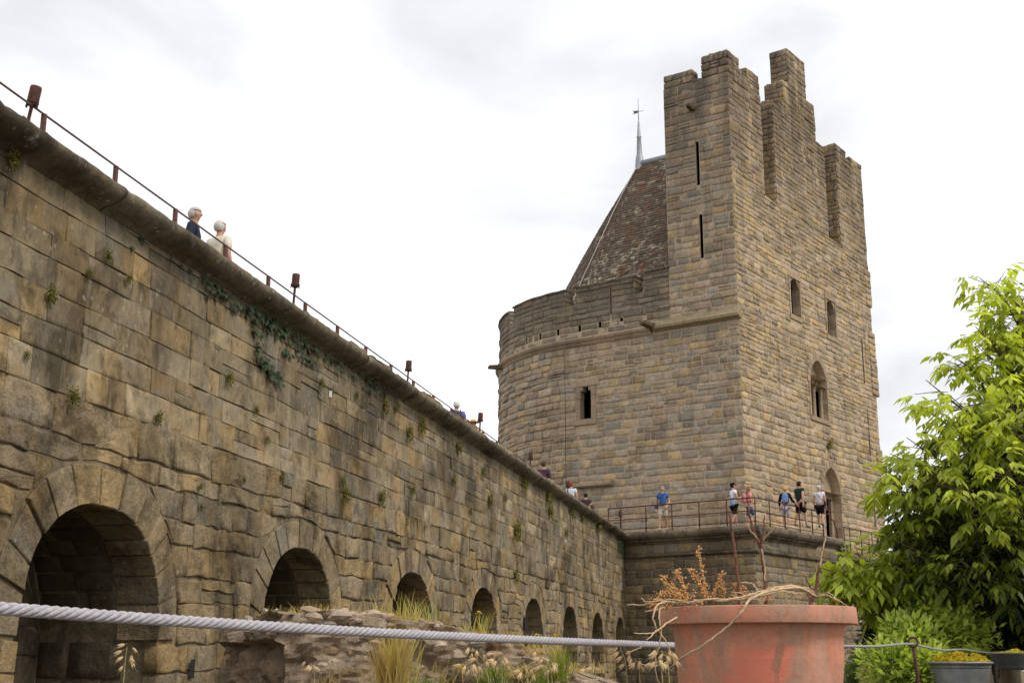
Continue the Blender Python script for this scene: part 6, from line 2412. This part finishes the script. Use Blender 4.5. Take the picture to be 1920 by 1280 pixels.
def maple():
    root = Vector((3.45, 8.2, 0))
    t = thing('tree', root, 'young leafy tree with bright green drooping leaves filling the right side', 'tree')
    top = pt(1985, 820, 8.0)
    b = MB()
    b.tube(curve_pts([root, root + Vector((-.03, 0, .8)), Vector((3.35, 8.1, 1.6)), Vector((3.3, 8.0, 2.5)), Vector((3.2, 7.9, 3.2))], 6), [.075 - .0019 * k for k in range(25)], 10)
    b.build('trunk', M_BARK, t)
    # limbs: picture column and row of every shoot tip with its depth
    tips = [(1838, 522, 7.6), (1850, 560, 7.6), (1865, 600, 7.7), (1795, 600, 7.3), (1812, 650, 7.5), (1935, 640, 7.6), (1762, 660, 7.5), (1722, 700, 7.2), (1705, 745, 7.3), (1768, 730, 7.0), (1842, 690, 7.0), (1700, 820, 7.2), (1668, 850, 7.4), (1640, 872, 7.1), (1652, 905, 7.2), (1720, 860, 6.9),
            (1690, 950, 7.2), (1662, 975, 7.3), (1675, 1010, 7.1), (1532, 1062, 7.3), (1560, 1055, 7.35), (1600, 1052, 7.4), (1640, 1070, 7.3), (1545, 1078, 7.3), (1578, 1085, 7.35), (1620, 1092, 7.3), (1570, 1040, 7.3), (1655, 1045, 7.3), (1700, 1090, 7.2), (1700, 1120, 7.4), (1760, 1090, 7.4), (1800, 1050, 6.8), (1850, 980, 6.7), (1880, 860, 6.6), (1915, 760, 6.7), (1905, 930, 6.6), (1915, 1040, 7.0), (1860, 1090, 7.3), (1800, 900, 6.7), (1790, 800, 6.9), (1860, 780, 6.9), (1990, 690, 7.4), (1980, 790, 6.8), (1980, 900, 6.7), (1980, 1050, 6.9), (1830, 1120, 7.9), (1900, 1120, 7.8), (1960, 1130, 7.6),
            (1780, 980, 7.9), (1850, 880, 8.6), (1900, 1000, 8.6), (1960, 850, 8.9), (1800, 1080, 8.4), (1760, 900, 8.3), (1850, 1100, 8.6), (1930, 1100, 8.5), (1820, 760, 8.0), (1900, 700, 8.3), (1750, 1030, 8.2), (2050, 840, 8.0), (2080, 950, 8.2), (2060, 1080, 7.6), (2100, 800, 8.4)]
    tips = [(x + (34 if y < 700 and y > 530 else 14 if y < 800 and x < 1800 else 0), y + (12 if 530 < y < 760 else 0), Y) for x, y, Y in tips]
    br, lf = MB(), MB()
    paths, specs = [], []
    for (x, y, Y) in tips:
        tip = pt(x, y, Y)
        # leave the trunk below the tip and arch over to it
        h0 = min(2.9, max(1.0, tip.z - .10 - .35 * (Vector((tip.x, tip.y, 0)) - Vector((3.3, 8, 0))).length))
        st = Vector((3.33, 8.05, h0))
        mid = st.lerp(tip, .55) + Vector((0, 0, .03 + .06 * rng.random()))
        pth = curve_pts([st, mid, tip], 9)
        paths.append((pth, x, y))
        n = len(pth) - 1
        br.tube(pth, [.018 - .0158 * k / n for k in range(n + 1)], 5)
        for k in range(3, n + 1):
            a, d = pth[k], (pth[k] - pth[k - 1]).normalized()
            for q in range(7 if k < n - 1 else 4):
                if rng.random() < (.12 if a.z < 1.9 else .34 if a.z < 2.3 else .50): continue
                p = a + (pth[k - 1] - a) * rng.random()
                sd = Vector((rng.gauss(0, 1), rng.gauss(0, 1), rng.gauss(-.1, .5)))
                sd = (sd - d * sd.dot(d)).normalized()
                tw_ = (d * rng.uniform(.2, .8) + sd).normalized()
                ln = rng.uniform(.03, .17) * (1.0 if k < n - 1 else .4)
                e = p + tw_ * ln
                if ln > .08: br.tube([p, e], [.0028, .0015], 4)
                outer = k / n
                young = min(1, max(0, ((outer - .5) * 1.5 + rng.gauss(0, .18)) * min(1, max(.12, (e.z - 1.15) * 1.1)) + max(0, (e.z - 1.75) * .42) + (.45 if x < 1660 and y > 1030 and outer > .6 else 0)))  # height terms also paint lit top and shaded lower crown into leaf colour
                for _ in range(2 if ln > .12 else 1):
                    dd = (tw_ + Vector((rng.gauss(0, .5), rng.gauss(0, .5), rng.uniform(-1.1, -.1)))).normalized()
                    specs.append((e.copy(), dd, rng.uniform(.06, .135), young))  # young also holds the painted light and shade of the crown
    # the leaves that show largest are objects, the others go into the crown
    def shown(sp):
        q = proj(sp[0])
        return sp[2] / q[2] if q and 0 < q[0] < 1920 and 0 < q[1] < 1280 else 0
    order = sorted(range(len(specs)), key=lambda i: -shown(specs[i]))
    big = set(order[:280])
    for i, (e, dd, sz, young_lit) in enumerate(specs):
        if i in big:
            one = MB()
            leafy(one, e, dd, Vector((0, 0, 1)), sz, young_lit)
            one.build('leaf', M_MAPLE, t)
        else: leafy(lf, e, dd, Vector((0, 0, 1)), sz, young_lit)
    # inner foliage of the crown
    for (x, y, Y, r, cnt) in ((1890, 940, 8.2, .46, 460), (1900, 1060, 8.0, .5, 420), (1820, 1000, 8.1, .42, 360), (1760, 1070, 8.2, .26, 190), (1860, 830, 8.1, .24, 110), (1990, 990, 8.3, .6, 560), (1990, 860, 8.3, .40, 220), (1740, 980, 8.0, .22, 130), (1850, 1110, 8.5, .3, 240)):
        c = pt(x, y, Y)
        for _ in range(cnt):
            d = Vector((rng.gauss(0, 1), rng.gauss(0, 1), rng.gauss(0, 1))).normalized()
            p = c + d * r * rng.random() ** .45
            leafy(lf, p, (d + Vector((0, 0, -.9))).normalized(), Vector((0, 0, 1)), rng.uniform(.085, .15), max(0, rng.gauss(.08, .1)))
    tag(br.build('branches', M_BARK, t), kind='stuff')
    tag(lf.build('crown', M_MAPLE, t), kind='stuff')


maple()


def shrub(name, label, lobes, m, size, stems, young=.5, cat='shrub', simple=True, dens=1.0):
    c0 = pt(*lobes[0][:3])
    t = thing(name, (c0.x, c0.y, 0), label, cat)
    b, sb = MB(), MB()
    for (x, y, Y, r, cnt) in lobes:
        c = pt(x, y, Y)
        for k in range(stems):
            d = Vector((rng.gauss(0, .5), rng.gauss(0, .5), 1)).normalized()
            tip = c + Vector((d.x, d.y, d.z)) * r * 1.0
            pth = curve_pts([Vector((c.x + rng.gauss(0, .05), c.y + rng.gauss(0, .05), 0)), Vector((c.x + d.x * r * .3, c.y + d.y * r * .3, c.z * .6)), tip], 6)
            sb.tube(pth, [.006 - .005 * i / (len(pth) - 1) for i in range(len(pth))], 4)
        for _ in range(int(cnt * dens)):
            d = Vector((rng.gauss(0, 1), rng.gauss(0, 1), rng.gauss(0, 1))).normalized()
            q = rng.random() ** .4
            lump = .8 + .35 * noise.noise((d.x * 2 + x, d.y * 2, d.z * 2))
            p = c + d * r * q * lump
            if p.z < .05: continue
            dd = (d + Vector((rng.gauss(0, .5), rng.gauss(0, .5), rng.gauss(.15, .5)))).normalized()
            L = size * rng.uniform(.6, 1.2)
            w = dd.cross(Vector((rng.gauss(0, .4), rng.gauss(0, .4), 1)))
            w = w.normalized() * L * .24 if w.length > .01 else Vector((L * .2, 0, 0))
            tt = (min(1, max(0, young * q * 1.3 + rng.gauss(-.1, .25))), rng.random(), 0)
            b.add([p, p + dd * L * .5 + w, p + dd * L, p + dd * L * .5 - w, p + dd * L * .5 - Vector((0, 0, L * .06))], [(0, 1, 4), (1, 2, 4), (2, 3, 4), (3, 0, 4)], tt, True)
    tag(sb.build('stems', M_BARK, t), kind='stuff')
    tag(b.build('crown', m, t), kind='stuff')


M_SHRUB = leaf_mat('shrub_leaf', (.16, .26, .045), (.52, .60, .13), .42, .4)
M_SHRUB2 = leaf_mat('grey_shrub_leaf', (.08, .13, .04), (.24, .31, .10), .35, .5)
M_CONIF = leaf_mat('evergreen_leaf', (.012, .026, .010), (.03, .055, .018), .15, .5)
M_CREAM = leaf_mat('cream_leaf', (.35, .40, .12), (.65, .58, .30), .4, .4)
shrub('shrub', 'bright green leafy shrub behind the ring post and the zinc tub', [(1770, 1185, 7.2, .21, 1000), (1712, 1215, 7.0, .21, 1000), (1822, 1195, 7.3, .16, 520), (1666, 1246, 6.9, .18, 750), (1735, 1262, 6.8, .18, 900), (1812, 1150, 7.3, .13, 330), (1745, 1155, 7.2, .15, 420), (1690, 1190, 7.1, .14, 360)], M_SHRUB, .05, 6, .8)
shrub('shrub', 'dull green small shrub just right of the iron pales', [(1620, 1262, 8.4, .15, 1200), (1605, 1275, 8.3, .13, 600)], M_SHRUB2, .035, 5, .5)
shrub('shrub', 'cream variegated shrub at the bottom edge between pot and ring post', [(1640, 1268, 7.3, .09, 420), (1655, 1285, 7.2, .10, 420), (1625, 1262, 7.4, .05, 120)], M_CREAM, .035, 5, .8)
shrub('evergreen', 'dark evergreen bush in front of the red framed doorway', [(1700, 1150, 17, .62, 5200), (1690, 1200, 16.5, .60, 4200), (1740, 1180, 17, .8, 4200), (1680, 1120, 17.5, .35, 1500), (1770, 1110, 18, .8, 3600), (1850, 1150, 18, 1.0, 4200), (1950, 1120, 18, 1.2, 4200)], M_CONIF, .12, 5, .4, 'bush')
